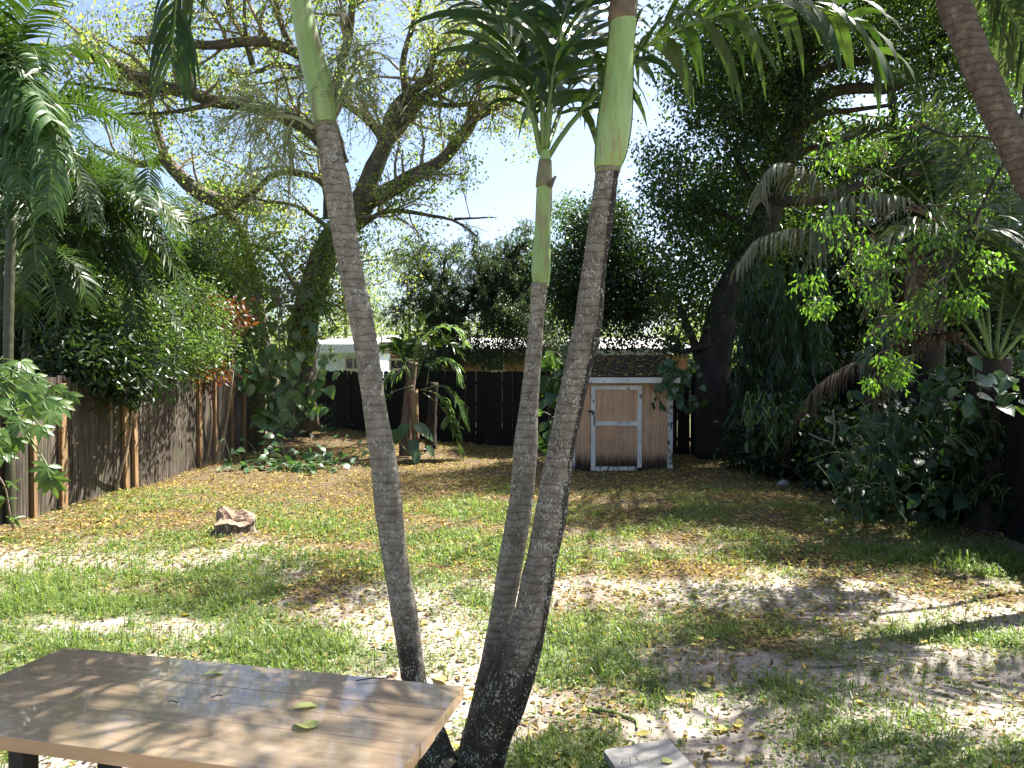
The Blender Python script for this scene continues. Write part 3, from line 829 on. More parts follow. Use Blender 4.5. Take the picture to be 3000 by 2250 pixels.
def flatleaf(name, label, cat, pos, az, L, tmpl, mat, tilt=.0, group=None, rng=RNG, W=1.0):
    mb = MB(); a = np.array([cos(az), sin(az), tilt]); nn = nrm(Z + rng.normal(size=3) * .12)
    mb.leaves(np.array([[0, 0, 0.]]), a[None], nn[None], np.array([L]), tmpl, W=W)
    st = np.array([(0, 0, 0), -a * L * .25 + Z * .004]); mb.tube(st, .0012, 4)
    o = mb.build(name, mat, origin=(0, 0, 0), smooth=True); o.location = tuple(pos)
    if group is not None or label: tag(o, label, cat, group)
    return o


for (px, py, az, L, lab, tm, W) in [(1785 / 3 * 1, 1975, .55, .085, 'narrow yellow green leaf lying on the far plank of the table', 'lance', 1.3),
                                   (855, 2075, .45, .085, 'flat yellow green leaf on the middle plank of the table', 'round', .6),
                                   (905, 2128, 2.2, .085, 'broad yellow green lobed leaf on the table nearest its edge', 'heart', 1.0)]:
    g = G(px, py, TZ + .008); flatleaf('fallen_leaf', lab, 'leaf', g, az, L, tm, M['leaf_limp'], group='leaves on the table', W=W)
for px, py, az, lab in ((635, 2040, .5, 'small dark twig bit lying on the middle table planks'), (505, 2057, 2.9, 'second dark crumb of bark on the middle table planks'), (1090, 1990, .2, 'thin curved twig on the far table plank')):
    g = G(px, py, TZ + .006); mb = MB(); a = np.array([cos(az), sin(az), 0]); k = .055 if px > 1000 else .018
    mb.tube(np.array([g - a * k, g + np.array([0, .006, .002]), g + a * k]), .0022, 5); tag(mb.build('twig', M['dark_bark'], origin=g), lab, 'twig')

# ------------------------------------------------------------------ slab, stump, stones, sticks
c4 = [G(1766, 2200, .05), G(1960, 2165, .05), G(2040, 2255, .05), G(1850, 2330, .05)]
slab_c = np.mean(c4, axis=0)
mb = MB(); poly = []
for i in range(4):
    a, b = c4[i], c4[(i + 1) % 4]
    for t in (.04, .35, .65, .96):
        p = a + (b - a) * t; poly.append(p + np.array([*RNG.normal(size=2) * .003, 0]))
poly = np.array(poly); low = poly - np.array([0, 0, .075]); inn = slab_c + (poly - slab_c) * .985 + np.array([0, 0, .006]); n = len(poly)
mb.add(np.vstack([low, poly, inn, inn.mean(0)]), [(i, (i + 1) % n, n + (i + 1) % n, n + i) for i in range(n)] + [(n + i, n + (i + 1) % n, 2 * n + (i + 1) % n, 2 * n + i) for i in range(n)], [(2 * n + i, 2 * n + (i + 1) % n, 3 * n) for i in range(n)])
o = mb.build('paving_slab', M['concrete'], origin=(slab_c[0], slab_c[1], 0)); tag(o, 'square pale concrete slab laid on the sand by the palms', 'slab')
g = G(1940, 2232, .066); flatleaf('fallen_leaf', 'small yellow leaf lying on top of the concrete slab', 'leaf', g, .5, .06, 'round', M['leaf_limp'], W=.9)


def build_stump():
    g = G(678, 1568); g[2] = H(g[0], g[1])
    rng = np.random.default_rng(8)
    root = thing('tree_stump', 'low rotten tree stump with a ragged broken top in the sunny grass', 'tree stump', g)
    mb = MB(); k = 40; a = np.arange(k) * 2 * pi / k; rings = []
    lob = 1 + .16 * np.sin(a * 3 + 1) + .08 * np.sin(a * 5 + .3) + .012 * rng.normal(size=k)
    topz = .17 + .06 * np.sin(a * 1 - .3) + .03 * np.sin(a * 3) + .006 * rng.normal(size=k)
    for f, s in ((-.05, 1.45), (.0, 1.28), (.18, 1.05), (.45, .97), (.75, .98), (.93, 1.02), (1.0, 1.0)):
        rr = .20 * s * lob * (1 + .015 * rng.normal(size=k))
        rings.append(np.stack([np.cos(a) * rr + f * .02, np.sin(a) * rr * .85, topz * f], 1) + g)
    for f, s, dz in ((1, .88, .02), (1, .7, .03), (.9, .5, .02), (.85, .25, .01)):
        rr = .185 * s * lob
        rings.append(np.stack([np.cos(a) * rr + .02, np.sin(a) * rr * .85, topz * f + dz + .008 * rng.normal(size=k)], 1) + g)
    v = np.vstack(rings); n = len(rings); i = np.arange(n - 1)[:, None] * k; j = np.arange(k)[None]; j2 = (j + 1) % k
    q = np.stack([i + j, i + j2, i + k + j2, i + k + j], -1)
    mb.add(v, q[:6].reshape(-1, 4))
    mb.build('bark', M['stump'], root, smooth=True)
    m2 = MB(); v2 = np.vstack([v[6 * k:], v[-k:].mean(0)]); nn = n - 6
    q2 = (q[6:] - 6 * k).reshape(-1, 4); m2.add(v2, q2, [((nn - 1) * k + x, (nn - 1) * k + (x + 1) % k, nn * k) for x in range(k)])
    for kk in range(0):
        aa = rng.uniform(-.5, 3.6); rr = .19 * rng.uniform(.75, 1.02); b = g + np.array([cos(aa) * rr + .02, sin(aa) * rr * .85, .20 + rng.random() * .05])
        m2.tube(np.array([b, b + rng.normal(size=3) * .02 + Z * rng.uniform(.005, .03)]), np.array([.026, .012]), 6)
    m2.build('rotten_heart', M['rotwood'], root)


build_stump()


def stone(name, px, py, r, label, mat, zs=.6, rng=RNG):
    g = G(px, py); mb = MB(); k = 14; rings = []
    for i in range(8):
        th = i / 7 * pi; rr = sin(th); a = np.arange(k) * 2 * pi / k
        f = 1 + .18 * np.sin(a * 2 + i) + .1 * rng.normal(size=k) * (rr > .2)
        rings.append(np.stack([np.cos(a) * rr * r * f, np.sin(a) * rr * r * .8 * f, -np.cos(th) * r * zs + 0 * a], 1))
    v = np.vstack(rings); i = np.arange(7)[:, None] * k; j = np.arange(k)[None]; j2 = (j + 1) % k
    mb.add(v + np.array([0, 0, r * zs * .5]), np.stack([i + j, i + j2, i + k + j2, i + k + j], -1).reshape(-1, 4))
    o = mb.build(name, mat, origin=(0, 0, 0), smooth=True); o.location = (g[0], g[1], float(H(g[0], g[1]))); tag(o, label, 'stone')


stone('stone', 2297, 1418, .10, 'small pale stone at the edge of the dark undergrowth', M['concrete'])
stone('stone', 1048, 1272, .28, 'grey rock at the foot of the board fence behind the palms', M['rock'])


def stick(name, pts, r, label, cat, mat, z=.012):
    p = np.array([G(a, b) for a, b in pts]); p[:, 2] = H(p[:, 0], p[:, 1]) + z
    p = smoothpath(p, 16); p[:, 2] += RNG.normal(size=16) * .002
    if 'root' in name: p[:, 2] -= r * (.2 + 1.1 * np.abs(np.linspace(-1, 1, 16)) ** 3 + .5 * RNG.random(16))
    mb = MB(); mb.tube(p, np.linspace(r, r * .5, 16), 7); o = mb.build(name, mat, origin=p[8], smooth=True); tag(o, label, cat)


stick('frond_stalk', [(1715, 2072), (1760, 2085), (1820, 2098), (1862, 2112), (1866, 2135)], .012, 'dark curved frond stalk lying on the sand near the slab', 'stalk', M['green_stem'])
stick('fallen_twig', [(2350, 1946), (2420, 1950), (2500, 1951), (2560, 1947), (2630, 1950)], .009, 'long pale twig lying among the grass on the sand', 'twig', M['twig'])
stick('tree_root', [(2080, 2172), (2180, 2165), (2300, 2160), (2400, 2150), (2500, 2135), (2620, 2112)], .035, 'pinkish brown surface root snaking over the bare sand', 'root', M['root'], -.006)
stick('tree_root', [(2560, 2260), (2660, 2215), (2760, 2180), (2880, 2165), (3030, 2160)], .06, 'thick sandy surface root near the corner of the yard', 'root', M['root'], -.03)
stick('fallen_twig', [(2340, 1430), (2420, 1450), (2520, 1440), (2640, 1470)], .01, 'thin dark twig under the shrub leaves', 'twig', M['dark_bark'])

# yellow leaves one can pick out on the ground
YL = [(860, 1728), (1228, 1792), (1310, 2178), (1640, 1630), (1700, 1645), (1690, 2225), (1645, 2222), (1665, 2230), (1905, 2152), (1850, 2190), (1780, 2166), (1985, 2055), (2030, 2035), (1960, 2040), (1895, 1620), (1770, 1690), (2085, 1985), (2130, 1895), (2055, 1893), (2260, 1850), (2030, 1745), (2035, 1864),
      (2160, 2130), (2170, 2108), (2095, 2140), (2215, 2158), (2460, 2165), (2875, 2205), (2870, 1990), (2745, 1985), (2700, 1880), (2570, 1885), (2330, 1990), (2080, 2015), (2590, 1720), (2410, 1810), (2565, 1588), (550, 1798), (930, 1690), (650, 1648), (1300, 1990), (1420, 1895), (1540, 1980), (1055, 2000), (1290, 1945), (1450, 1640), (1250, 1830), (1930, 2000), (2500, 2060), (480, 1880)]
rng = np.random.default_rng(31)
protos = {}
for i, (px, py) in enumerate(YL):
    g = G(px, py); g[2] = H(g[0], g[1]) + .02
    key = ('round', 'heart', 'lance')[i % 3]
    if key not in protos:
        o = protos[key] = flatleaf('fallen_leaf', None, None, g, 0, .085, key, M['leaf_yellow'], W={'round': .85, 'heart': .8, 'lance': 1.8}[key])
    else:
        o = protos[key].copy(); COL.objects.link(o)
    o.location = tuple(g); o.rotation_euler = (rng.normal() * .18, rng.normal() * .18, rng.random() * 6.3); o.scale = (rng.uniform(.75, 1.1),) * 3
    tag(o, 'yellow fallen leaf lying on the open ground of the yard', 'leaf', 'yellow leaves fallen on the ground')


# ------------------------------------------------------------------ fences
def fence_line(name, label, A, B, hgt, bw, gap, mat, rng, facing, dog=True, posts=(), missing=(), postmat=None, wob=.03, thick=.018, rails=True, tops=None, back=1):
    A = np.array(A, float); B = np.array(B, float); L = np.linalg.norm(B - A); u = (B - A) / L; u3 = np.array([u[0], u[1], 0]); nn = np.array([facing[0], facing[1], 0.])
    zb = float(H(*A)); root = thing(name, label, 'fence', (A[0], A[1], zb))
    s = 0; mb = MB()
    while s < L:
        w = bw * rng.uniform(.94, 1.04)
        if not any(a < s < b for a, b in missing):
            p = A + u * s; z0 = float(H(*p)) - .03; h = (hgt if tops is None else tops(s)) + rng.normal() * wob
            q = np.array([p[0], p[1], 0]) + nn * rng.normal() * .004; lean = u3 * rng.normal() * .006
            c = .028 if dog else .003
            top = [(w, h - c), (w - c, h), (c, h), (0, h - c)]
            poly = [q + Z * z0, q + u3 * w + Z * z0] + [q + u3 * a + Z * b + lean * b for a, b in top]
            mb.prism(poly, nn * thick)
        s += w + (gap * rng.uniform(.4, 1.6) if gap else .002)
    mb.build('board_panel', mat, root)
    if rails:
        for zr in (.35, .95, hgt - .3):
            m2 = MB(); a = np.array([A[0], A[1], zr + float(H(*A))]) - nn * .024 * back; b = np.array([B[0], B[1], zr + float(H(*B))]) - nn * .024 * back
            m2.obox((a + b) / 2, (b - a) / 2, nn * .018, Z * .042); m2.build('rail', mat, root)
    for s_, w_, h_, off in posts:
        p = A + u * s_; q = np.array([p[0], p[1], float(H(*p)) - .05]) + nn * (thick + off + .002)
        m2 = MB(); t = rng.normal() * .015
        m2.prism([q - u3 * w_ / 2, q + u3 * w_ / 2, q + u3 * (w_ / 2 + t) + Z * h_, q - u3 * (w_ / 2 - t) + Z * h_], nn * .05); m2.build('post', postmat or mat, root)
    return root


rng = np.random.default_rng(21)
FA, FB = np.array([-6.32, 4.0]), np.array([-5.42, 17.3])
flen = np.linalg.norm(FB - FA)


def sfor(px):   # distance along the side fence at which image column px meets it
    k = (px - CX) / F; u = (FB - FA) / flen
    return (k * FA[1] - FA[0]) / (u[0] - k * u[1])


fence_line('wooden_fence', 'weathered brown board fence with pale posts under the feathery palms', FA, FB, 1.68, .145, 0, M['fence'], rng, (1, -.067), dog=False, wob=.02, rails=True,
           posts=[(sfor(172), .12, 1.68, 0), (sfor(358), .10, 1.45, 0), (sfor(386), .09, 1.72, 0), (sfor(577), .10, 1.78, 0), (sfor(622), .05, 1.6, 0), (sfor(85), .06, 1.2, 0), (sfor(710), .06, 1.5, 0), (sfor(672), .03, 1.6, 0)], postmat=M['post'],
           tops=lambda s: 1.69 + .04 * sin(s * 2.1) - (.12 if sfor(195) < s < sfor(345) else 0) + (.05 if s > sfor(640) else 0))
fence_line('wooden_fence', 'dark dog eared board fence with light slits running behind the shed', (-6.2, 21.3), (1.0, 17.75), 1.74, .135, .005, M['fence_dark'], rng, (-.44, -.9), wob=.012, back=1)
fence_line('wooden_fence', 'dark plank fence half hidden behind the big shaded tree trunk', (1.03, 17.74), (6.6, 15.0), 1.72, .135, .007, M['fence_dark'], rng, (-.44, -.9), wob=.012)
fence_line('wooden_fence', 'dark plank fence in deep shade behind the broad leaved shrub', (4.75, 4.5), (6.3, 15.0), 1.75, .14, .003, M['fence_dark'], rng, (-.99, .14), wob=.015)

# ------------------------------------------------------------------ shed
SX0, SX1, SY = 1.04, 2.86, 14.2
gz = float(H(1.9, SY))
shed = thing('garden_shed', 'small tan plank shed with white trimmed door and mossy shingle roof', 'shed', (SX0, SY, gz))
shed_z = gz
EV = 1.63


def sb(x0, x1, y0, y1, z0, z1): return (SX0 + x0, SY + y0, gz + z0), (SX0 + x1, SY + y1, gz + z1)


W_ = SX1 - SX0
mb = MB()
mb.box(*sb(0.004, W_ - .004, .004, 1.25, -.05, EV - .02))
x = 0
while x < W_ - .02:                       # grooved siding, one mesh
    w = min(.178, W_ - x); mb.box(*sb(x + .004, x + w - .004, -.010, .0035, .01, EV - .03)); x += w
mb.prism([np.array((SX0 + W_ - .003, SY + .01, gz - .05)), np.array((SX0 + W_ - .003, SY + 1.24, gz - .05)), np.array((SX0 + W_ - .003, SY + 1.24, gz + 2.02)), np.array((SX0 + W_ - .003, SY + .01, gz + EV))], (.006, 0, 0))
mb.build('wall', M['shed'], shed)
# roof slopes up towards the back
mb = MB(); ry0, ry1, rz0, rz1 = -.13, 1.35, EV + .02, EV + .43
a0 = np.array([SX0 - .05, SY + ry0, gz + rz0]); a1 = np.array([SX1 + .10, SY + ry0, gz + rz0]); b0 = np.array([SX0 - .05, SY + ry1, gz + rz1]); b1 = np.array([SX1 + .10, SY + ry1, gz + rz1])
for k in range(9):
    t0, t1 = k / 9, (k + 1) / 9 + .02
    p, q = a0 + (b0 - a0) * t0, a1 + (b1 - a1) * t0; r_, s_ = a1 + (b1 - a1) * t1, a0 + (b0 - a0) * t1
    up_ = Z * (.014); mb.prism([p + up_, q + up_, r_, s_], Z * .012)
roof = mb.build('roof', M['shingle'], shed)
mb = MB(); mb.box(*sb(-.06, W_ + .11, -.155, -.133, EV - .07, EV + .028)); mb.build('fascia', M['white_trim'], roof)
mb = MB(); mb.box(*sb(W_ - .09, W_ + .005, -.032, -.012, -.02, EV - .075)); mb.build('corner_trim', M['peeling'], shed)
mb = MB(); mb.box(*sb(-.005, .085, -.032, -.012, -.02, EV - .075)); mb.build('corner_trim', M['peeling'], shed)


def sx(px): return (px - CX) / F * SY - SX0


dx0, dx1, dt = sx(1731), sx(1880), 1.515
mb = MB(); x = dx0
while x < dx1 - .02:
    w = min(.19, dx1 - x); mb.box(*sb(x + .003, x + w - .003, -.024, -.012, .07, dt)); x += w
door = mb.build('door', M['shed'], shed)
for a, b, c, d_ in ((dx0, dx0 + .078, 0, dt), (dx1 - .078, dx1, 0.05, dt - .004), (dx0 + .079, dx1 - .079, dt - .078, dt - .002), (dx0 + .079, (dx0 + dx1) / 2, .80, .875), ((dx0 + dx1) / 2 + .004, dx1 - .079, .795, .87)):
    mb = MB(); mb.box(*sb(a, b, -.044, -.0245, c, d_)); mb.build('trim_board', M['white_trim'], door)
mb = MB(); mb.box(*sb(dx0 + .09, dx1 - .10, -.05, -.013, -.01, .068)); mb.build('threshold', M['peeling'], shed)
mb = MB(); mb.box(*sb(dx0 - .05, dx0 + .03, -.056, -.0445, 1.035, 1.075)); mb.box(*sb(dx0 + .02, dx0 + .055, -.075, -.0565, .99, 1.06)); mb.build('hasp', M['iron'], door)
mb = MB(); pts = np.array([SX0, SY, gz]) + np.array([(dx0 + .055, -.046, .97), (dx0 + .055, -.075, .95), (dx0 + .055, -.078, .88), (dx0 + .055, -.075, .82), (dx0 + .055, -.046, .80)]); mb.tube(pts, .009, 6); mb.build('handle', M['iron'], door)
mb = MB(); rng = np.random.default_rng(3); n = 420
tt = rng.random(n); xx = rng.random(n); pos = a0 + (b0 - a0) * tt[:, None] + (a1 - a0) * xx[:, None] + Z * .035
mb.leaves(pos, nrm(np.concatenate([rng.normal(size=(n, 2)), .2 * rng.normal(size=(n, 1))], 1)), nrm(rnd(n, rng) * .4 + Z), rng.uniform(.04, .09, n), 'litter')
tag(mb.build('roof_leaves', M['litter'], origin=a0), 'dry leaves scattered on the shed roof', 'leaf litter', kind='stuff')

# ------------------------------------------------------------------ houses beyond the fence
def house(name, label, px0, px1, d, depth, ywall, yeave, yroof, wall, roofm, fasc, windows, flat=False):
    a = P(px0, 1075, d); b = P(px1, 1075, d); ze = P(px0, yeave, d)[2]; z1 = P(px0, yroof, d)[2]; zf = P(px0, ywall, d)[2]
    root = thing(name, label, 'house', (a[0], d, 0))
    mb = MB(); mb.box((a[0] + .3, d + .4, -.1), (b[0] - .3, d + depth, ze - .02)); mb.build('wall', wall, root)
    rf = MB()
    if flat:
        rf.box((a[0], d - .1, ze + .03), (b[0], d + depth + .3, ze + .14))
    else:
        zr = ze + .08 + (depth + 1) * .075
        rf.prism([(a[0], d - .1, ze + .06), (a[0], d + depth, zr), (a[0], d + depth, ze - .01), (a[0], d - .1, ze + .01)], (b[0] - a[0], 0, 0))
    r = rf.build('roof', roofm, root)
    mb = MB(); mb.box((a[0] - .01, d - .16, zf), (b[0] + .01, d - .115, ze + .05)); mb.build('fascia', fasc, r)
    for (w0, w1, y0, y1) in windows:
        p = P(w0, y0, d + .36); q = P(w1, y1, d + .36)
        mb = MB(); t = .07
        mb.box((p[0], d + .34, q[2]), (q[0], d + .398, q[2] + t)); mb.box((p[0], d + .34, p[2] - t), (q[0], d + .398, p[2]))
        mb.box((p[0], d + .34, q[2] + t), (p[0] + t, d + .398, p[2] - t)); mb.box((q[0] - t, d + .34, q[2] + t), (q[0], d + .398, p[2] - t))
        mb.box(((p[0] + q[0]) / 2 - .02, d + .35, q[2] + t), ((p[0] + q[0]) / 2 + .02, d + .397, p[2] - t))
        wn = mb.build('window', M['cream'], root)
        mb = MB(); mb.box((p[0] + t, d + .37, q[2] + t), ((p[0] + q[0]) / 2 - .02, d + .392, p[2] - t)); mb.box(((p[0] + q[0]) / 2 + .02, d + .37, q[2] + t), (q[0] - t, d + .392, p[2] - t)); mb.build('pane', M['glass'], wn)
    return root


h = house('house', 'low terracotta house with a pale sloping roof beyond the back fence', 1240, 2050, 27.3, 7, 1040, 1026, 1000, M['terracotta'], M['roof_white'], M['fascia_grey'], [(1420, 1480, 1052, 1090), (1900, 1960, 1058, 1095)])
h2 = house('house', 'flat roofed terracotta wing with dark fascia behind the small palm', 1112, 1238, 26.9, 6, 1022, 1014, 1004, M['terracotta'], M['roof_white'], M['fascia_dark'], [(1140, 1232, 1050, 1085)], flat=True)
pa = P(1112, 1023, 26.95); pb = P(1238, 1036, 26.95)
mb = MB(); mb.box((pa[0] + .05, 27.05, pb[2]), (pb[0] - .05, 27.29, pa[2] - .01)); mb.build('soffit_band', M['cream'], h2)
house('house', 'white house with a bright roof showing above the dog eared fence', 880, 1106, 33.0, 7, 1034, 1012, 996, M['white_wall'], M['roof_white'], M['roof_white'], [(1010, 1060, 1046, 1085)])
p = P(1119, 1010, 29.5)
mb = MB(); mb.tube(np.array([(p[0], 29.5, 2.5), (p[0], 29.5, P(0, 955, 29.5)[2])]), .04, 8); mb.tube(np.array([(p[0], 29.5, P(0, 955, 29.5)[2]), (p[0], 29.5, P(0, 950, 29.5)[2])]), .07, 8)
tag(mb.build('vent_pipe', M['roof_white'], origin=(p[0], 29.5, 2.5)), 'white vent pipe standing on the flat roofed house wing', 'pipe')

# ------------------------------------------------------------------ trees
def limbs_mesh(mb, specs, rng, k=9, rough=.04):
    """specs: (pts, r0, r1) -> list of smoothed limbs"""
    outl = []
    for pts, r0, r1 in specs:
        n = max(8, int(np.sum(np.linalg.norm(np.diff(pts, axis=0), axis=1)) / .22)); p = smoothpath(pts, n)
        p = p + np.cumsum(rng.normal(size=p.shape) * .010, axis=0) * np.linspace(0, 1, n)[:, None]
        r = r0 + (r1 - r0) * np.linspace(0, 1, n) ** .8
        mb.tube(p, r, k if r0 > .05 else 6, rough=rough, rng=rng); outl.append((p, r))
    return outl


def sprout(mb, limbs, rng, per_m, ln, gen=2, upb=.25, leafstep=.12, s0=.15, rk=.45, sag=.0, leafgen=1, m=1):
    """grow side branches on limbs; returns leaf points and directions"""
    LP, LD = [], []
    cur = limbs
    for gi in range(gen):
        nxt = []
        for p, r in cur:
            L = np.sum(np.linalg.norm(np.diff(p, axis=0), axis=1)); n = rng.poisson(max(L * per_m[gi], .8))
            for _ in range(n):
                s = rng.uniform(s0 if gi == 0 else .1, 1); f = s * (len(p) - 1); i = min(int(f), len(p) - 2); q = p[i] + (p[i + 1] - p[i]) * (f - i)
                t = nrm(p[i + 1] - p[i]); d = nrm(rnd(1, rng)[0] * .95 + t * .55 + Z * upb); d = nrm(d)
                l = ln[gi] * rng.uniform(.5, 1.25); m = 7; pts = [q]
                for a in range(m - 1):
                    d = nrm(d + rnd(1, rng)[0] * .28 + Z * (.04 - sag * a / m)); pts.append(pts[-1] + d * l / (m - 1))
                pts = np.array(pts); rr = max(min(r[i] * rk, .05 if gi == 0 else .014), .004)
                rs = np.linspace(rr, max(rr * .3, .002), m); mb.tube(pts, rs, 5 if gi == 0 else 3, cap=False, m=m); nxt.append((pts, rs))
        if gi >= leafgen:
            for p, r in nxt:
                n = max(2, int(np.linalg.norm(p[-1] - p[0]) / leafstep)); s = rng.uniform(.25, 1.0, n) * (len(p) - 1); i = np.minimum(s.astype(int), len(p) - 2)
                LP.append(p[i] + (p[i + 1] - p[i]) * (s - i)[:, None]); LD.append(nrm(p[i + 1] - p[i]))
        cur = nxt
    return np.vstack(LP), np.vstack(LD)


def put_leaves(mb, rng, lp, ld, L, tmpl, droop=.35, W=1.0, jit=.04, rep=1, m=0):
    lp = np.repeat(lp, rep, 0); ld = np.repeat(ld, rep, 0); n = len(lp)
    ax = nrm(ld * .5 + rnd(n, rng) * .8 - Z * droop)
    mb.leaves(lp + rng.normal(size=(n, 3)) * jit, ax, nrm(rnd(n, rng) * .6 + Z), L * rng.uniform(.6, 1.25, n), tmpl, m, W)


# ---- big fig tree in the corner
def ficus():
    rng = np.random.default_rng(41); d = 19.0
    base = P(862, 1272, d)
    root = thing('fig_tree', 'big spreading tree with grey limbs and sparse yellow green leaves in the fence corner', 'tree', base)
    R = lambda px: px / F * d
    mb = MB()
    main = [(PP([(862, 1300), (868, 1255), (876, 1180), (882, 1080), (890, 960), (915, 850), (950, 750), (1005, 660), (1062, 590)], d), R(46), R(38))]
    main.append((PP([(815, 1270), (800, 1150), (775, 1020), (758, 900), (735, 780), (700, 660), (655, 600)], d + .3), R(24), R(14)))
    main.append((PP([(912, 1262), (900, 1180), (893, 1090)], d - .15), R(30), R(24)))
    lm = limbs_mesh(mb, main, rng, 14, .05)
    spec = [
        ([(1055, 600), (1092, 500), (1131, 407), (1145, 335), (1190, 280), (1250, 230), (1330, 190), (1420, 150)], 34, 8),
        ([(1131, 410), (1180, 360), (1235, 290), (1320, 245), (1390, 205), (1480, 170, 18.4)], 24, 7),
        ([(1131, 410), (1085, 355), (1050, 325), (1005, 300), (950, 250, 18.2)], 20, 6),
        ([(1062, 595), (1150, 552), (1230, 503), (1290, 470), (1335, 415), (1380, 350), (1450, 305), (1560, 250, 18.5)], 30, 8),
        ([(1040, 675), (1120, 622), (1250, 628), (1330, 642), (1400, 690)], 10, 3), ([(1330, 642), (1450, 636)], 5, 2),
        ([(655, 600), (578, 560), (511, 502), (479, 470)], 24, 20), ([(479, 470), (470, 407), (447, 325), (416, 250)], 12, 8), ([(479, 470), (420, 480), (350, 460), (280, 430, 18)], 14, 5),
        ([(960, 640), (945, 533), (895, 511), (805, 511), (746, 565), (678, 615), (633, 633), (540, 660)], 14, 5),
        ([(1010, 600, 19), (985, 480, 18.6), (900, 375, 18.3), (800, 330, 18), (700, 302, 17.8), (633, 296, 17.7), (533, 267, 17.5), (452, 244, 17.3), (375, 212, 17.1), (316, 180, 17), (230, 150, 16.8)], 26, 14),
        ([(520, 262, 17.5), (475, 265, 17.4), (407, 278, 17.2), (316, 267, 17), (194, 249, 16.8)], 8, 4), ([(430, 330, 17.4), (360, 335, 17.2), (280, 345, 17.1)], 5, 2), ([(640, 300, 17.7), (560, 318, 17.5), (470, 330, 17.4), (430, 330, 17.3)], 9, 4),
        ([(1000, 480, 18.4), (960, 330, 18), (910, 180, 17.6), (860, 149, 17.5), (791, 122, 17.4), (723, 118, 17.3), (610, 131, 17.2), (497, 118, 17), (398, 122, 16.9)], 22, 9),
        ([(905, 215, 17.6), (870, 200, 17.5), (810, 190, 17.4), (745, 210, 17.3)], 10, 5), ([(740, 190, 17.5), (715, 110, 17.4), (680, 40, 17.3), (660, -60, 17.2)], 9, 5), ([(720, 110, 17.2), (716, 30, 17.1), (712, -60, 17)], 6, 4),
        ([(1190, 280), (1180, 180), (1205, 90), (1230, 0), (1240, -80)], 12, 6), ([(1250, 230), (1290, 130), (1380, 60), (1460, -20)], 12, 5), ([(960, 330, 18), (1000, 200, 17.6), (1030, 90, 17.3), (1040, -60, 17)], 16, 8),
        ([(1250, 300), (1320, 310), (1420, 300), (1500, 310)], 9, 4), ([(860, 150, 17.5), (820, 60, 17.3), (800, -60, 17)], 10, 6), ([(560, 120, 17.1), (520, 40, 17), (500, -50, 16.8)], 9, 5),
        ([(845, 360, 18.2), (850, 440, 18.4), (860, 505, 18.6)], 7, 6), ([(985, 700), (930, 640), (860, 600), (780, 590), (690, 560)], 9, 3), ([(900, 900), (840, 800), (800, 740), (700, 700)], 9, 3),
        ([(960, 760), (1000, 800), (1060, 770), (1110, 760)], 5, 2), ([(930, 860), (980, 900), (1040, 850), (1090, 830)], 6, 2), ([(940, 820), (965, 930), (985, 960)], 5, 2),
    ]
    specs = [(PP(p, d), R(a / 1.0), R(b / 1.0)) for p, a, b in spec]
    lm2 = limbs_mesh(mb, specs, rng, 9, .05)
    lp, ld = sprout(mb, lm2 + [(lm[0][0][-8:], lm[0][1][-8:])], rng, (3.0, 5.2, 3.6), (1.5, .8, .42), gen=3, leafstep=.105, sag=.14, leafgen=1)
    lv = MB(); put_leaves(lv, rng, lp, ld, .074, 'round', rep=1, W=.72, jit=.08)
    # tight tufts of bright leaves near the branch ends
    pick = lp[rng.choice(len(lp), 900, replace=False)]
    cloud(lv, rng, pick, 9, .10, .095, 'round', .25, .7, W=.75)
    fe = [E(900, 90, 17.2, 480, 110, 1.2), E(560, 60, 17, 260, 90, 1.0), E(1250, 120, 18, 230, 120, 1.0), E(820, 420, 18.4, 110, 130, .8), E(620, 430, 17.6, 140, 140, .8), E(1280, 330, 18.6, 170, 120, .8), E(560, 640, 18.4, 150, 90, .6), E(790, 640, 18.8, 150, 110, .7), E(1220, 560, 18.8, 200, 90, .6), E(760, 250, 17.6, 260, 80, .8), E(300, 120, 16.8, 150, 90, .8), E(950, 760, 19.2, 130, 90, .6), E(1100, 800, 19.5, 90, 110, .5)]
    for (c, r), n in zip(fe, (80, 40, 36, 22, 26, 20, 44, 50, 18, 34, 30, 38, 22)):
        cs = ell(rng, n, c, r, .1); cloud(lv, rng, cs, 13, .17, .072, 'round', .3, .6, W=.75)
        for q in cs:
            e = q + nrm(rng.normal(size=3)) * .35; mb.tube(smoothpath(np.array([e, (e + q) / 2 + rng.normal(size=3) * .08, q, q + rng.normal(size=3) * .2]), 8), .0045, 3, cap=False, m=1)
    mb.build('trunk', [M['ficus_bark'], M['twig']], root, smooth=True)
    lv.build('crown', M['leaf_ficus'], root)
    print('ficus leaves', len(lp))
    # the fluffy epiphytic ferns that sit on the limbs
    return lm


FIC = ficus()


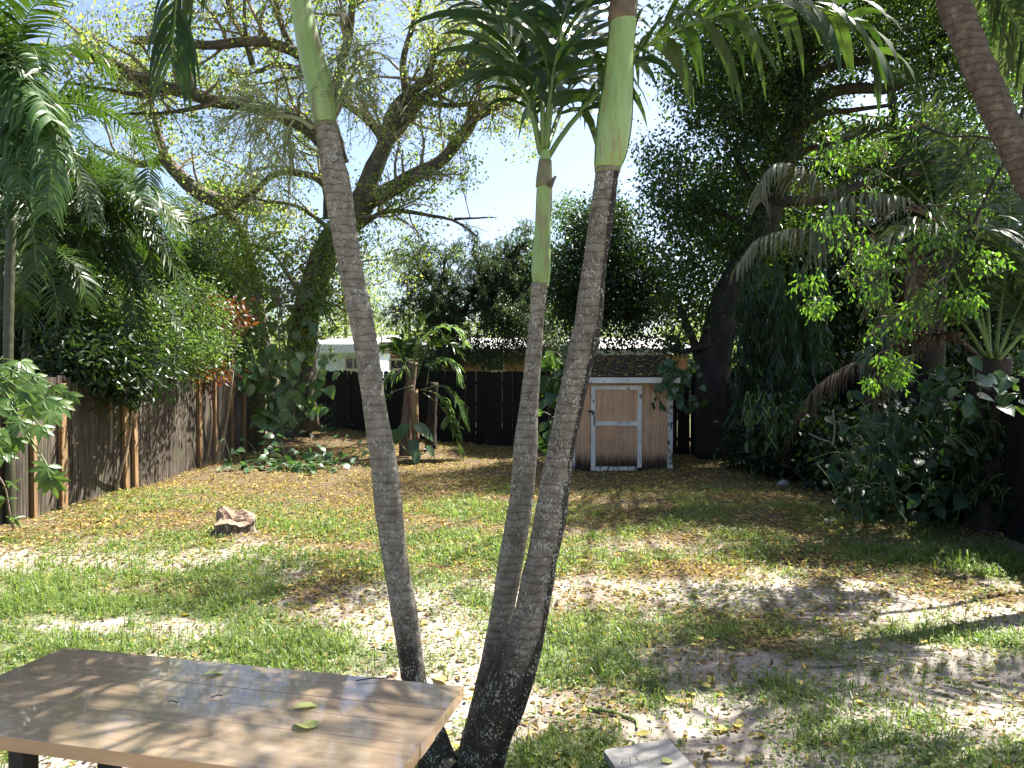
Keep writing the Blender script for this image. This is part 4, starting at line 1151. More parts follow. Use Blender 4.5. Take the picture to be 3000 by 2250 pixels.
def generic_tree(name, label, base, trunk, ells, ncl, per, spread, L, tmpl, leaf, bark, seed, cat='tree', droop=.3, W=1.0, group=None, shell=.35, r0=.1, branches=14, up=.5, extra=(), flat=1.0, stem='trunk', crown='crown'):
    """trunk: list of limb specs (pts, r0, r1); ells: ellipsoids filled with leaf clumps"""
    rng = np.random.default_rng(seed)
    root = thing(name, label, cat, base, group)
    mb = MB(); lm = limbs_mesh(mb, trunk, rng)
    w = np.array([np.prod(r) ** .67 for c, r in ells]); w = w / w.sum(); lv = MB(); allc = []
    for (c, r), ww in zip(ells, w):
        cs = ell(rng, max(3, int(ncl * ww)), c, r, shell); allc.append(cs)
        cloud(lv, rng, cs, per, spread, L, tmpl, droop, up, W=W, flat=flat)
    allc = np.vstack(allc)
    for tgt in allc[rng.choice(len(allc), min(branches, len(allc)), replace=False)]:
        best = None
        for _ in range(24):
            p, r = lm[rng.integers(len(lm))]; i = int(rng.integers(len(p) // 3, len(p))); a = p[i]; sc = np.linalg.norm(a - tgt) + .8 * max(a[2] - tgt[2], 0)
            if best is None or sc < best[0]: best = (sc, p, r, i, a)
        sc, p, r, i, a = best
        mid = (a + tgt) / 2 + rng.normal(size=3) * .12 * np.linalg.norm(tgt - a) + Z * .08 * np.linalg.norm(tgt - a)
        rr = min(r[i] * .5, r0 * .5); mb.tube(smoothpath(np.array([a, mid, tgt]), 10), np.linspace(rr, max(rr * .15, .003), 10), 5, cap=False)
    mb.build(stem, bark, root, smooth=True)
    lv.build(crown, leaf, root)
    return root


def gb(px, d):
    p = P(px, 1075, d); return np.array([p[0], p[1], float(H(p[0], p[1]))])


# ---- pale trees far behind
for i, (px, d, top, rx, ncl, lab, gr) in enumerate([
        (1000, 38, 690, 110, 60, 'pale sunlit tree far beyond the fence above the bright white roof', None), (1190, 42, 680, 120, 60, 'pale yellow green tree far behind the flat roofed house wing', None),
        (620, 30, 780, 130, 90, 'light green leafy tree behind the fence left of the fig trunk', None), (1700, 40, 760, 150, 60, 'pale green distant tree showing through gaps above the shed', None),
        (2190, 30, 1000, 90, 40, 'bright yellow green bush lit behind the big shaded trunk', None), (330, 34, 860, 150, 70, 'sunny distant tree glimpsed between the feathery palms', None),
        (1420, 48, 820, 150, 50, 'distant pale tree behind the drooping fine leaved tree', None), (2020, 36, 900, 90, 40, 'sunlit distant bush behind the house roof end', None),
        (820, 44, 800, 120, 40, 'hazy green distant tree directly behind the fig trunk', None)]):
    b = gb(px, d); zt = P(px, top, d)[2]; hh = zt - 1.2
    generic_tree('leafy_tree', lab, b, [(np.array([b, b + Z * zt * .4 + RT * .2, b + Z * zt * .75]), .16, .05)],
                 [(b + Z * (1.2 + hh * .5), (rx / F * d, rx / F * d * .8, hh * .52)), (b + Z * (1.2 + hh * .3) + RT * rx / F * d * .5, (rx / F * d * .6, rx / F * d * .5, hh * .35))],
                 ncl * 4, 26, .32, .14, 'small', M['leaf_light'], M['ficus_bark'], 60 + i)

# ---- mass of trees closing the view
rng = np.random.default_rng(77); lv = MB(); cs = []
for k in range(150):
    a = rng.uniform(-1.05, 1.05); rr = rng.uniform(52, 80); hgt = rng.uniform(3.0, 6.5) + 2.5 * (abs(a) > .35)
    c = np.array([sin(a) * rr, cos(a) * rr, hgt * .5]); cs.append(ell(rng, 46, c, (2.6, 2.2, hgt * .5), .3))
cloud(lv, rng, np.vstack(cs), 7, .45, .38, 'small', .3)
tag(lv.build('distant_trees', M['leaf_light'], origin=(0, 60, 0)), 'distant belt of trees that closes the view', 'trees', kind='stuff')

# ---- fine leaved drooping tree behind the back fence
d = 20.5; b = gb(1300, d)
rng = np.random.default_rng(51)
wt = thing('weeping_tree', 'fine leaved drooping grey green tree behind the dark fence', 'tree', b)
mb = MB()
lm = limbs_mesh(mb, [(np.array([b - Z * .1, P(1300, 1010, d), P(1350, 930, d), P(1390, 860, d), P(1440, 780, d)]), .13, .05), (np.array([P(1320, 970, d), P(1290, 860, d), P(1300, 740, d)]), .08, .03),
                     (np.array([P(1360, 920, d), P(1260, 830, d), P(1220, 780, d)]), .06, .02), (np.array([P(1380, 880, d), P(1470, 850, d), P(1540, 830, d)]), .06, .02), (np.array([P(1420, 810, d), P(1500, 740, d), P(1560, 700, d)]), .05, .02),
                     (np.array([P(1300, 1000, d), P(1240, 930, d), P(1200, 900, d)]), .05, .02), (np.array([P(1400, 870, d), P(1400, 780, d - .6), P(1380, 720, d - .8)]), .05, .02), (np.array([P(1390, 880, d), P(1450, 910, d - .8), P(1530, 930, d - 1)]), .05, .02)], rng)
lp, ld = sprout(mb, lm, rng, (9.5, 8.5), (.85, .55), gen=2, upb=.1, leafstep=.02, sag=.8, leafgen=0)
sk = np.vstack([ell(rng, n_, *E(a_, b_, 20.0, c_, e_, .5), .1) for a_, b_, c_, e_, n_ in ((1330, 1030, 90, 40, 130), (1440, 1030, 110, 45, 170), (1560, 1020, 90, 50, 150), (1500, 950, 130, 60, 110), (1640, 1010, 60, 45, 90))])
mb.build('trunk', [M['dark_bark'], M['dark_bark']], wt, smooth=True)
lv = MB(); put_leaves(lv, rng, lp, ld, .085, 'small', .45, W=.6, jit=.035, rep=2); cloud(lv, rng, sk, 20, .11, .085, 'small', .6, .5, W=.65, flat=1.6); lv.build('crown', M['leaf_weep'], wt); print('weep', len(lp))

# ---- dense dark trees above the shed
d = 18.6; b = gb(1700, d)
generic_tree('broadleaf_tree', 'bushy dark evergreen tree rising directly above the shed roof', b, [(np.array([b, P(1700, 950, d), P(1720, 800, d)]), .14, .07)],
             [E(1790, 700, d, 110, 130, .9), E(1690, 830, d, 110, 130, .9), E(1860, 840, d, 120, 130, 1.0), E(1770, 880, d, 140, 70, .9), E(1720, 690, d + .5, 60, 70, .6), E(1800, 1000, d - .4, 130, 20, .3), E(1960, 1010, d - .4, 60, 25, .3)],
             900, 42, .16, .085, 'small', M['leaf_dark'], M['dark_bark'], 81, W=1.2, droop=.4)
d = 21; b = gb(1590, d)
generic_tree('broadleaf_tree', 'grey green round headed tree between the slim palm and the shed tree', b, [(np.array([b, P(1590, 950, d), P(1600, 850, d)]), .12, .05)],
             [E(1545, 790, d, 100, 110, .9), E(1600, 880, d, 110, 110, .9), E(1660, 640, d, 45, 60, .5), E(1500, 900, d, 80, 80, .7)], 420, 34, .18, .08, 'small', M['leaf_mid'], M['dark_bark'], 82, W=1.1, droop=.4)

# ---- big shaded tree on the right
d = 16.0; b = gb(2100, d)
big = [(PP([(2100, 1345), (2095, 1260), (2090, 1120), (2105, 980), (2150, 830), (2225, 700), (2262, 580), (2305, 450), (2340, 300), (2362, 150), (2380, -80)], d), .42, .15),
       (PP([(2060, 1345), (2062, 1200), (2052, 1060), (2020, 960), (1990, 900)], d - .1), .18, .06), (PP([(2160, 1350), (2150, 1250), (2140, 1120)], d - .2), .22, .12),
       (PP([(2225, 690), (2215, 600), (2180, 510), (2140, 430)], d), .12, .05), (PP([(2310, 470), (2360, 440), (2450, 420), (2560, 380)], d), .09, .04),
       (PP([(2345, 330), (2440, 270), (2530, 260), (2610, 262), (2700, 210), (2800, 170)], d - .5), .14, .07), (PP([(2350, 240), (2450, 190), (2560, 175), (2650, 160), (2720, 140), (2800, 90)], d - .4), .12, .06),
       (PP([(2320, 390), (2420, 330), (2500, 318), (2600, 305)], d - .3), .08, .04), (PP([(2262, 590), (2420, 580), (2520, 540), (2620, 510), (2760, 505)], d - .2), .12, .05), (PP([(2100, 1010), (2040, 1020), (1990, 1030), (1960, 1010)], d - .2), .08, .04),
       (PP([(2340, 300), (2250, 200), (2180, 120), (2080, 60)], d), .10, .03), (PP([(2300, 460), (2200, 380), (2120, 330), (2020, 300)], d), .10, .03), (PP([(2240, 690), (2100, 620), (2000, 610), (1930, 600)], d), .08, .03)]
SHADE_CLUMPS = [(np.array(c), np.array(r)) for c, r in [((6.4, 13.4, 8.8), (1.5, 1.3, .8)), ((7.6, 11.4, 8.4), (1.5, 1.6, .9)), ((8.4, 14.8, 8.2), (2, 2, 1.5)), ((7.4, 13.3, 8.4), (2.0, 1.1, .9)), ((5.2, 12.6, 8.6), (.9, .6, .4)), ((2.3, 9.9, 8.8), (1.1, .8, .5)), ((2.9, 5.3, 8.6), (1.35, .9, .5)), ((1.6, 4.6, 8.4), (.8, .6, .4)), ((6.0, 5.9, 8.4), (1.1, .6, .4)), ((4.6, 6.6, 8.6), (.7, .5, .35)), ((5.4, 8.2, 8.6), (1.0, .8, .5))]]  # unseen leaf clumps added overhead to cast shade on yard and table
for c_, r_ in SHADE_CLUMPS:
    big.append((np.array([P(2362, 150, d), (P(2362, 150, d) + c_) / 2 + Z * .8, c_]), .035, .012))
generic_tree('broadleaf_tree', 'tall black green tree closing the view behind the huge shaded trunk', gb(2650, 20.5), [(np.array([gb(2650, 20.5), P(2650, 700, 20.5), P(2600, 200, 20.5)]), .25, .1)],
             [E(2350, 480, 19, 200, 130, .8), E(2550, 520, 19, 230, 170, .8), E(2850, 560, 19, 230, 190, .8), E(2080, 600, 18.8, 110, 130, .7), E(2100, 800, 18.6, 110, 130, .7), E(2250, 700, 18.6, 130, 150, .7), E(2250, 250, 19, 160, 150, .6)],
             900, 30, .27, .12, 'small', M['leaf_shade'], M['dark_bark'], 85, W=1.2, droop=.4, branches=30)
generic_tree('shade_tree', 'huge dark shaded tree whose crown fills the upper corner beside the shed', b, big,
             [E(2080, 130, d, 170, 170, 1.6), E(2270, 110, d, 170, 150, 1.6), E(2460, 60, d, 180, 130, 1.5), E(2130, 330, d, 130, 130, 1.4), E(2300, 330, d, 130, 120, 1.2), E(2210, 480, d, 140, 100, 1.2), E(1990, 560, d, 110, 90, 1.2),
              E(2010, 720, d, 110, 130, 1.0), E(2120, 640, d, 100, 100, .9), E(2650, 80, d, 160, 110, 1.4), E(2880, 60, d, 170, 150, 1.5), E(2820, 380, d + 1, 190, 190, 1.2), E(2000, 890, d, 100, 90, .8), E(2230, 760, d, 80, 110, .8), E(2350, 640, d + 1, 160, 110, .8),
              E(2560, 440, d + 1, 180, 70, .8), E(2120, -140, d, 300, 130, 1.6), E(2600, -150, d, 320, 130, 1.6), E(1950, 470, d + .5, 90, 90, .6), E(2120, 200, d + 1, 200, 200, .6), E(2350, 200, d + 1, 200, 200, .6)] + SHADE_CLUMPS,
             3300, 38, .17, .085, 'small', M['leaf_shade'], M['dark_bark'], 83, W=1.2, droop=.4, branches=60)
d = 19; b = gb(2560, d)
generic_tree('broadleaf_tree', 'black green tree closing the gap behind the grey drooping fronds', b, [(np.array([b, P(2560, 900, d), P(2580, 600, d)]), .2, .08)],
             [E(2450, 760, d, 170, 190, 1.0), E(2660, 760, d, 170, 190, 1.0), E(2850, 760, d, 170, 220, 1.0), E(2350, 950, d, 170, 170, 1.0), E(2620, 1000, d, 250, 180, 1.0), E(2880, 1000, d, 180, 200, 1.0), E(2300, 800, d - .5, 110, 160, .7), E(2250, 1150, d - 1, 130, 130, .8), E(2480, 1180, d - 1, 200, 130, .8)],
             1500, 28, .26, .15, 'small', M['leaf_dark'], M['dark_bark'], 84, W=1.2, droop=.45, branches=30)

# ---- curtain of hanging vines in front of the trunk
def curtain(name, label, spots, leaf, L, seed, W=1.0, cat='vine', step=.05):
    rng = np.random.default_rng(seed); b = P(*spots[0][:3]); b[2] = P(spots[0][0], spots[0][1] + spots[0][3], spots[0][2])[2]
    root = thing(name, label, cat, b); mb = MB(); lp = []
    for px, py, d, ln in spots:
        a = P(px, py, d); e = P(px + rng.normal() * 12, py + ln, d + rng.normal() * .15); n = 12; t = np.linspace(0, 1, n)[:, None]
        p = a + (e - a) * t + np.cumsum(rng.normal(size=(n, 3)) * .02, 0); mb.tube(p, .006, 4, cap=False)
        k = int(np.linalg.norm(e - a) / step); s = rng.random(k) * (n - 1); i = np.minimum(s.astype(int), n - 2); lp.append(p[i] + (p[i + 1] - p[i]) * (s - i)[:, None])
    lp = np.vstack(lp); n = len(lp); lv = MB()
    lv.leaves(lp + rng.normal(size=(n, 3)) * .05, nrm(rnd(n, rng) * .45 - Z * .8), nrm(rnd(n, rng) * .8 - FW * .6), L * rng.uniform(.6, 1.3, n), 'hang', W=W)
    mb.build('stem', M['dark_bark'], root); lv.build('foliage', leaf, root)


rng = np.random.default_rng(55)
curtain('hanging_vine', 'curtain of long narrow leaves hanging beside the big shaded trunk', [(rng.uniform(2170, 2420), rng.uniform(740, 900), rng.uniform(13.5, 15), rng.uniform(200, 420)) for _ in range(60)], M['leaf_bigdark'], .26, 56, 1.1)
curtain('hanging_vine', 'sparse yellow green vine tips hanging low by the trunk foot', [(rng.uniform(2190, 2320), rng.uniform(1130, 1220), rng.uniform(12, 13), rng.uniform(80, 170)) for _ in range(14)], M['leaf_big'], .17, 57, 1.2)


# ---- palms behind the side fence
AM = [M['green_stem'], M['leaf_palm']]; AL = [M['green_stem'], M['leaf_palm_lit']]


def cane_palm(label, px, d, pytop, n, length, seed, leanpx=0, mats=AM, LL=.42, r=.055, paths=(), elev=(.15, 1.25), sag=1.9, npair=40, group='feathery palms behind the fence', bark='cane'):
    rng = np.random.default_rng(seed); b = gb(px, d); t = P(px + leanpx, pytop, d)
    root = thing('feather_palm', label, 'palm', b, group)
    pts = smoothpath(np.array([b - Z * .1, b * .6 + t * .4 - RT * .05, t]), 90); mb = MB()
    rr = r * (1 + .10 * (np.arange(90) % 6 == 0)); rr[-14:] *= np.linspace(1, 1.3, 14); mb.tube(pts, rr, 10); mb.build('trunk', M[bark], root, smooth=True)
    for i in range(n):
        a = arc(t, i * 2.39996 + seed, rng.uniform(*elev), length * rng.uniform(.8, 1.15), sag * rng.uniform(.8, 1.25))
        frond(root, a, LL, .026, npair + 8, mats, rng, roll=rng.normal() * .35, drop=.34, plum=.3)
    for pth, kw in paths:
        kw = dict(kw); mm = kw.pop('mats', mats); L2 = kw.pop('LL', LL); np_ = kw.pop('np', npair); w_ = kw.pop('w', .034)
        frond(root, PP(pth, d), L2, w_, np_, mm, rng, **kw)
    return root


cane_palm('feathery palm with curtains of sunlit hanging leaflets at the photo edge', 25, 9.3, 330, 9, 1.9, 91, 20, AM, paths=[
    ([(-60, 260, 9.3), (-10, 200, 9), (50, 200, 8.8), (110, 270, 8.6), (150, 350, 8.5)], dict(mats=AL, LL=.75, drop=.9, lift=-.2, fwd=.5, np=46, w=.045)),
    ([(-80, 150, 9), (-20, 130, 8.9), (40, 170, 8.7), (70, 260, 8.6), (85, 350, 8.6)], dict(mats=AL, LL=.75, drop=.9, lift=-.2, np=40, w=.045)),
    ([(-60, 420, 9), (-10, 360, 8.8), (40, 370, 8.7), (80, 430, 8.6)], dict(mats=AL, LL=.6, drop=.9, lift=-.2, np=34, w=.045)),
    ([(20, 330, 9.2), (60, 230, 9.0), (105, 250, 8.8), (140, 360, 8.7), (150, 500, 8.6), (140, 620, 8.6)], dict(mats=AL, LL=.5, drop=.9, lift=-.1, np=70, w=.03, plum=.5)),
    ([(10, 330, 9.2), (20, 250, 8.9), (40, 300, 8.7), (55, 420, 8.6), (60, 560, 8.5)], dict(mats=AL, LL=.5, drop=.9, lift=-.1, np=60, w=.03, plum=.5)),
    ([(20, 330, 9.2), (80, 330, 9.2), (170, 400, 9.2), (240, 520, 9.2), (270, 640, 9.2)], dict(LL=.5, drop=.6, np=56, w=.028)), ([(20, 340, 9.2), (30, 420, 9), (70, 560, 8.9), (100, 700, 8.8), (110, 800, 8.8)], dict(LL=.5, drop=.6, np=56, w=.028, plum=.4)),
    ([(10, 420, 9.2), (60, 230, 9.5), (150, 150, 9.8), (260, 150, 10), (330, 210, 10.2)], dict(LL=.5, drop=.5)),
    ([(20, 330, 9.2), (40, 160, 9), (90, 30, 8.8), (160, -30, 8.6)], dict(LL=.5)), ([(20, 330, 9.2), (0, 160, 9), (-30, 30, 8.8), (-90, -30, 8.6)], dict(LL=.5))])
cane_palm('leaning feather palm with dark arching fronds over the pale fence posts', 120, 11.6, 640, 18, 1.9, 92, 100, AM, LL=.45, paths=[
    ([(210, 640), (330, 560), (420, 640), (500, 760), (540, 880)], dict(LL=.5, drop=.45)), ([(210, 640), (270, 560), (340, 540), (420, 600), (470, 700)], dict(LL=.5, drop=.4)),
    ([(215, 650), (240, 720), (245, 820), (222, 960)], dict(mats=AL, LL=.4, drop=.5)), ([(200, 640), (280, 600), (370, 720), (430, 850)], dict(LL=.48, drop=.5)), ([(215, 640), (300, 640), (360, 740), (390, 860), (400, 960)], dict(LL=.5, drop=.5, np=56, w=.028)), ([(205, 640), (260, 520), (350, 500), (450, 560), (520, 680)], dict(LL=.5, drop=.45, np=56, w=.028)), ([(205, 640), (170, 560), (120, 600), (80, 720), (60, 840)], dict(LL=.5, drop=.5, np=56, w=.028)), ([(210, 640), (300, 700), (370, 800), (460, 860), (530, 960)], dict(LL=.45, drop=.5, np=56, w=.028))])
cane_palm('slim upright feather palm in the middle of the fenceside clump', 55, 12.2, 560, 18, 2.0, 93, 60, AM, LL=.45, paths=[
    ([(115, 560), (180, 400), (270, 330), (370, 360), (440, 450)], dict(LL=.5, drop=.35)), ([(115, 560), (150, 420), (200, 310), (280, 250)], dict(LL=.45)), ([(115, 560), (220, 480), (330, 520), (400, 600)], dict(LL=.5))])
cane_palm('short feather palm low beside the bright palmate leaves', -25, 10.6, 760, 15, 1.7, 94, 30, AM)
cane_palm('bushy feather palm deepest in the shaded clump over the fence', 230, 14.0, 690, 18, 2.0, 95, 40, AM)
cane_palm('small spiky feather palm seen below the grey fig limbs', 690, 23.5, 640, 15, 1.5, 96, 30, AM, LL=.5, group=None, elev=(.1, 1.4), sag=1.1)
cane_palm('second spiky feather palm further along under the fig limbs', 560, 23.0, 690, 12, 1.4, 97, 10, AM, LL=.5, group=None, elev=(.1, 1.4), sag=1.1)

# ---- bushes behind and over the side fence
def bush(label, ells, leaf, L, ncl, per, seed, d, px, name='leafy_bush', tmpl='small', spread=.13, cat='bush', W=1.2, droop=.3, branches=16, up=.6):
    b = gb(px, d); c = ells[0][0]
    return generic_tree(name, label, b, [(np.array([b - Z * .05, b * .5 + c * .5 + RT * .1, c]), .035, .012), (np.array([b - Z * .05 + RT * .15, b * .5 + c * .5 + RT * .4, c + RT * .5]), .03, .01)], ells, ncl, per, spread, L, tmpl, leaf, M['twig'], seed, cat=cat, W=W, droop=droop, branches=branches, r0=.03, up=up, stem='stem', crown='foliage')


bush('sunlit fine leaved bush over the fence between palms and fig', [E(450, 960, 13.5, 150, 90, .7), E(560, 930, 14, 120, 110, .7), E(350, 920, 13.5, 110, 110, .7), E(520, 1030, 13.2, 160, 60, .6)], M['leaf_bush'], .06, 520, 36, 101, 13.5, 450)
bush('dark glossy shrub leaning over the fence top by the pale posts', [E(300, 1060, 11.2, 130, 55, .5), E(400, 1075, 11.8, 100, 50, .5), E(230, 1040, 11, 90, 60, .5), E(370, 1120, 11.2, 55, 45, .3)], M['leaf_dark'], .13, 180, 22, 102, 11.6, 300, tmpl='lance', spread=.16)
bush('reddish leaved croton bush above the fence near the fig', [E(600, 915, 15, 75, 35, .4), E(655, 930, 15, 50, 35, .4)], M['leaf_red'], .14, 60, 16, 103, 15.2, 620, tmpl='lance')
bush('dark red croton leaves along the fence top beneath the small leaved bush', [E(600, 1085, 14.4, 80, 28, .3), E(500, 1060, 14, 50, 20, .3)], M['leaf_red'], .12, 40, 14, 104, 14.6, 600, tmpl='lance')
bush('pale green loose shrub beside the climbing big leaved vine', [E(640, 1010, 16.2, 90, 60, .5), E(700, 980, 16.6, 70, 70, .5)], M['leaf_bush'], .075, 110, 26, 105, 16.4, 650)
bush('yellow green tall thicket behind the sunlit fence bush', [E(520, 800, 19, 150, 90, .9), E(640, 760, 20, 110, 110, .9), E(430, 830, 18.5, 110, 90, .9), E(600, 880, 18.5, 130, 50, .9), E(700, 880, 19.5, 70, 80, .8)], M['leaf_bush'], .085, 700, 36, 106, 19, 540, spread=.19)
bush('leafy thicket in shade under the feathery palms', [E(120, 960, 13.5, 190, 110, .7), E(260, 900, 14, 140, 120, .7), E(20, 900, 13, 120, 160, .7), E(60, 700, 14, 150, 150, .7), E(200, 740, 14.5, 120, 120, .7), E(60, 480, 15, 120, 150, .7), E(200, 560, 15, 110, 110, .6), E(330, 760, 15, 120, 110, .6)], M['leaf_dark'], .11, 820, 28, 107, 13.5, 130, spread=.17)


bush('straggly sparse bush with twiggy stems hiding the lower fig trunk', [E(745, 900, 17.8, 70, 120, .5), E(800, 780, 18.2, 90, 110, .5), E(880, 980, 18.1, 60, 110, .3), E(930, 840, 18.2, 60, 100, .4), E(700, 760, 18, 80, 90, .5), E(980, 700, 18.4, 70, 70, .4)], M['leaf_ficus'], .085, 330, 15, 108, 17.8, 790, tmpl='round', spread=.15, W=.75, branches=150)
# ---- big leaved climbing vine on the fig trunk and fence
def bigleaf(name, label, spots, leaf, L, seed, base, cat='vine', droop=.7, per=1, face=-.8, stems=True, spread=.12, W=1.0, tmpl='heart'):
    """spots: (px, py, depth, count, spread px)"""
    rng = np.random.default_rng(seed); root = thing(name, label, cat, base); lv = MB(); mb = MB()
    for px, py, d, n, sp in spots:
        c = P(px, py, d); s = sp / F * d
        pos = c + rng.normal(size=(n, 3)) * np.array([s, s * .6, s])
        pos[:, 2] = np.maximum(pos[:, 2], .05 + H(pos[:, 0], pos[:, 1]))
        ax = nrm(np.concatenate([rng.normal(size=(n, 2)) * .55, np.full((n, 1), -droop)], 1) + rng.normal(size=(n, 3)) * .15 + np.array([0, -.25, 0]))
        no = nrm(np.stack([rng.normal(size=n) * .45, np.full(n, face) + rng.normal(size=n) * .3, rng.uniform(.3, 1.0, n)], 1))
        lv.leaves(pos, ax, no, L * rng.uniform(.65, 1.25, n), tmpl, W=W)
        for q, a in list(zip(pos, ax))[::2]:
            e = c + rng.normal(size=3) * s * .3; mb.tube(smoothpath(np.array([e, (e + q) / 2 + Z * .06, q]), 6), .005, 4, cap=False)
        if stems: mb.tube(smoothpath(np.array([c, (c + base) / 2 + rng.normal(size=3) * .15, base]), 8), .007, 5, cap=False)
    if not stems:
        lv.add(np.vstack(mb.v), np.vstack(mb.q), m=1)
    else: mb.build('stem', M['green_stem'], root, smooth=True)
    lv.build('foliage', [leaf, M['green_stem']], root, smooth=True)


b = P(845, 1262, 18.4)
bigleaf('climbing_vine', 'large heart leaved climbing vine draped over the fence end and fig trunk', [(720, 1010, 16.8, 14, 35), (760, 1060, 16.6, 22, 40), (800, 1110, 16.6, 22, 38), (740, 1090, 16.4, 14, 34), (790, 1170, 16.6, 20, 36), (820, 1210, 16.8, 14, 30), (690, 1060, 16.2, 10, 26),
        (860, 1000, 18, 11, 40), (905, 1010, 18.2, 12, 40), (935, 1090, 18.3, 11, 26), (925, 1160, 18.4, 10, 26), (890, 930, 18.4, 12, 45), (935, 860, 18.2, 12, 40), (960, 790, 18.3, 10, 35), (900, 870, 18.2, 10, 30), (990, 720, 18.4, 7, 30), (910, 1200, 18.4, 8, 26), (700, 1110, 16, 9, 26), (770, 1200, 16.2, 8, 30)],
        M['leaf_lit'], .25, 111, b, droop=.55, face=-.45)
bigleaf('creeping_vine', 'low blue green creeping vine spreading over leaf litter by the fig', [(760, 1350, 15, 30, 40), (830, 1370, 14.4, 30, 45), (900, 1385, 14, 30, 45), (960, 1360, 14.6, 26, 40), (880, 1340, 15.5, 26, 50), (700, 1380, 14, 18, 40), (960, 1265, 20, 26, 40), (1010, 1350, 15, 20, 40)],
        M['leaf_ground'], .14, 112, gb(880, 14.6), droop=.05, face=-.2, cat='creeper')
bigleaf('climbing_vine', 'dark heart leaved vine climbing the fence beside the shed and slim palm', [(1640, 1060, 15.8, 14, 28), (1660, 1100, 15.6, 16, 28), (1690, 1040, 15.6, 10, 24), (1620, 1100, 15.8, 12, 24), (1650, 1140, 15.8, 10, 25), (1735, 1075, 14.6, 3, 10), (1620, 1230, 16, 8, 30), (1600, 1310, 16, 8, 30)], M['leaf_big'], .27, 113, gb(1640, 15.8))
bigleaf('climbing_vine', 'dark heart leaved vine tumbling over the right shed corner', [(1960, 1060, 14.0, 8, 14), (1965, 1100, 13.95, 10, 16), (2010, 1090, 14.2, 12, 22), (2000, 1140, 14.2, 12, 25), (1955, 1140, 13.9, 8, 18), (2020, 1190, 14.3, 8, 24)], M['leaf_big'], .17, 114, gb(2010, 14.2), stems=False)
mb = MB(); mb.tube(smoothpath(PP([(1898, 1118, 14.14), (1925, 1160, 14.14), (1950, 1200, 14.14), (1968, 1215, 14.14)], 14.14), 12), .006, 5)
q = PP([(1920, 1165, 14.13), (1935, 1178, 14.13), (1912, 1180, 14.13), (1945, 1195, 14.13), (1915, 1190, 14.13)], 14.1); mb.leaves(q, np.tile([.1, -.3, -1.], (5, 1)), np.tile([.1, -1, .2], (5, 1)), .07, 'heart', m=1)
tag(mb.build('vine_tendril', [M['dark_bark'], M['leaf_bigdark']], origin=q[0]), 'thin trailing vine tendril across the tan shed wall', 'vine')

# ---- young palm with orange stems of old trunk, by the fence
AB = [M['green_stem'], M['leaf_lit']]
d = 16.0; b = gb(1205, d); rng = np.random.default_rng(121)
yp = thing('young_palm', 'young palm with lit hanging fronds above a split two toned trunk', 'palm', b)
mb = MB(); mb.tube(smoothpath(PP([(1188, 1335), (1190, 1270), (1196, 1190), (1204, 1110), (1210, 1060)], d), 24), np.linspace(.14, .09, 24), 12, rough=.04, rng=rng); mb.build('trunk', M['red_bark'], yp, smooth=True)
mb = MB(); mb.tube(smoothpath(PP([(1218, 1290, d - .2), (1214, 1200, d - .2), (1212, 1140, d - .2)], d), 14), np.linspace(.075, .085, 14), 10); mb.build('boot', M['post'], yp, smooth=True)
for pth, mats, kw in [([(1250, 1130), (1265, 1070), (1285, 1055), (1325, 1065), (1345, 1110)], AB, dict(LL=.55, drop=.5)), ([(1210, 1110), (1230, 1010), (1290, 960), (1330, 960), (1365, 1010)], AB, dict(LL=.5, drop=.35)),
                      ([(1205, 1110), (1190, 1080), (1170, 1095), (1150, 1100), (1125, 1130)], AB, dict(LL=.5, drop=.6)), ([(1205, 1110), (1170, 1040), (1140, 1010), (1110, 1030)], AM, dict(LL=.5)),
                      ([(1240, 1140), (1290, 1130), (1340, 1180), (1365, 1240)], AM, dict(LL=.5, drop=.5)), ([(1230, 1140), (1270, 1150), (1310, 1190), (1320, 1240)], AB, dict(LL=.45, drop=.6)),
                      ([(1210, 1110), (1215, 1020), (1230, 960), (1260, 920)], AM, dict(LL=.45)), ([(1200, 1110), (1180, 1030), (1185, 980), (1205, 950)], AM, dict(LL=.45)), ([(1220, 1110), (1260, 1020), (1310, 1000), (1350, 1040)], AM, dict(LL=.5)),
                      ([(1210, 1130), (1150, 1150), (1110, 1200), (1095, 1260)], AM, dict(LL=.5)), ([(1240, 1150), (1300, 1200), (1330, 1260), (1350, 1330)], AM, dict(LL=.45))]:
    frond(yp, PP(pth, d - .2), kw.pop('LL'), .05, 24, mats, rng, start=.3, **kw)
d = 17.2; b = gb(1262, d); mb = MB(); mb.tube(smoothpath(PP([(1262, 1315), (1264, 1240), (1268, 1170), (1272, 1120)], d), 16), np.linspace(.12, .09, 16), 10, rough=.05, rng=rng)
tag(mb.build('tree_stub', M['dark_bark'], origin=b, smooth=True), 'slim brown bare trunk just behind the young palm', 'trunk')


def paddle(name, label, items, base, leaf, seed, cat='plant', W=1.0):
    rng = np.random.default_rng(seed); root = thing(name, label, cat, base)
    for path, L, ax, no in items:
        mb = MB(); p = smoothpath(path, 10); mb.tube(p, np.linspace(.014, .008, 10), 6); mb.leaves(p[-1:], np.array([ax], float), np.array([no], float), np.array([L]), 'heart', m=1, W=W)
        mb.build('leaf', [M['petiole'], leaf], root, smooth=True)


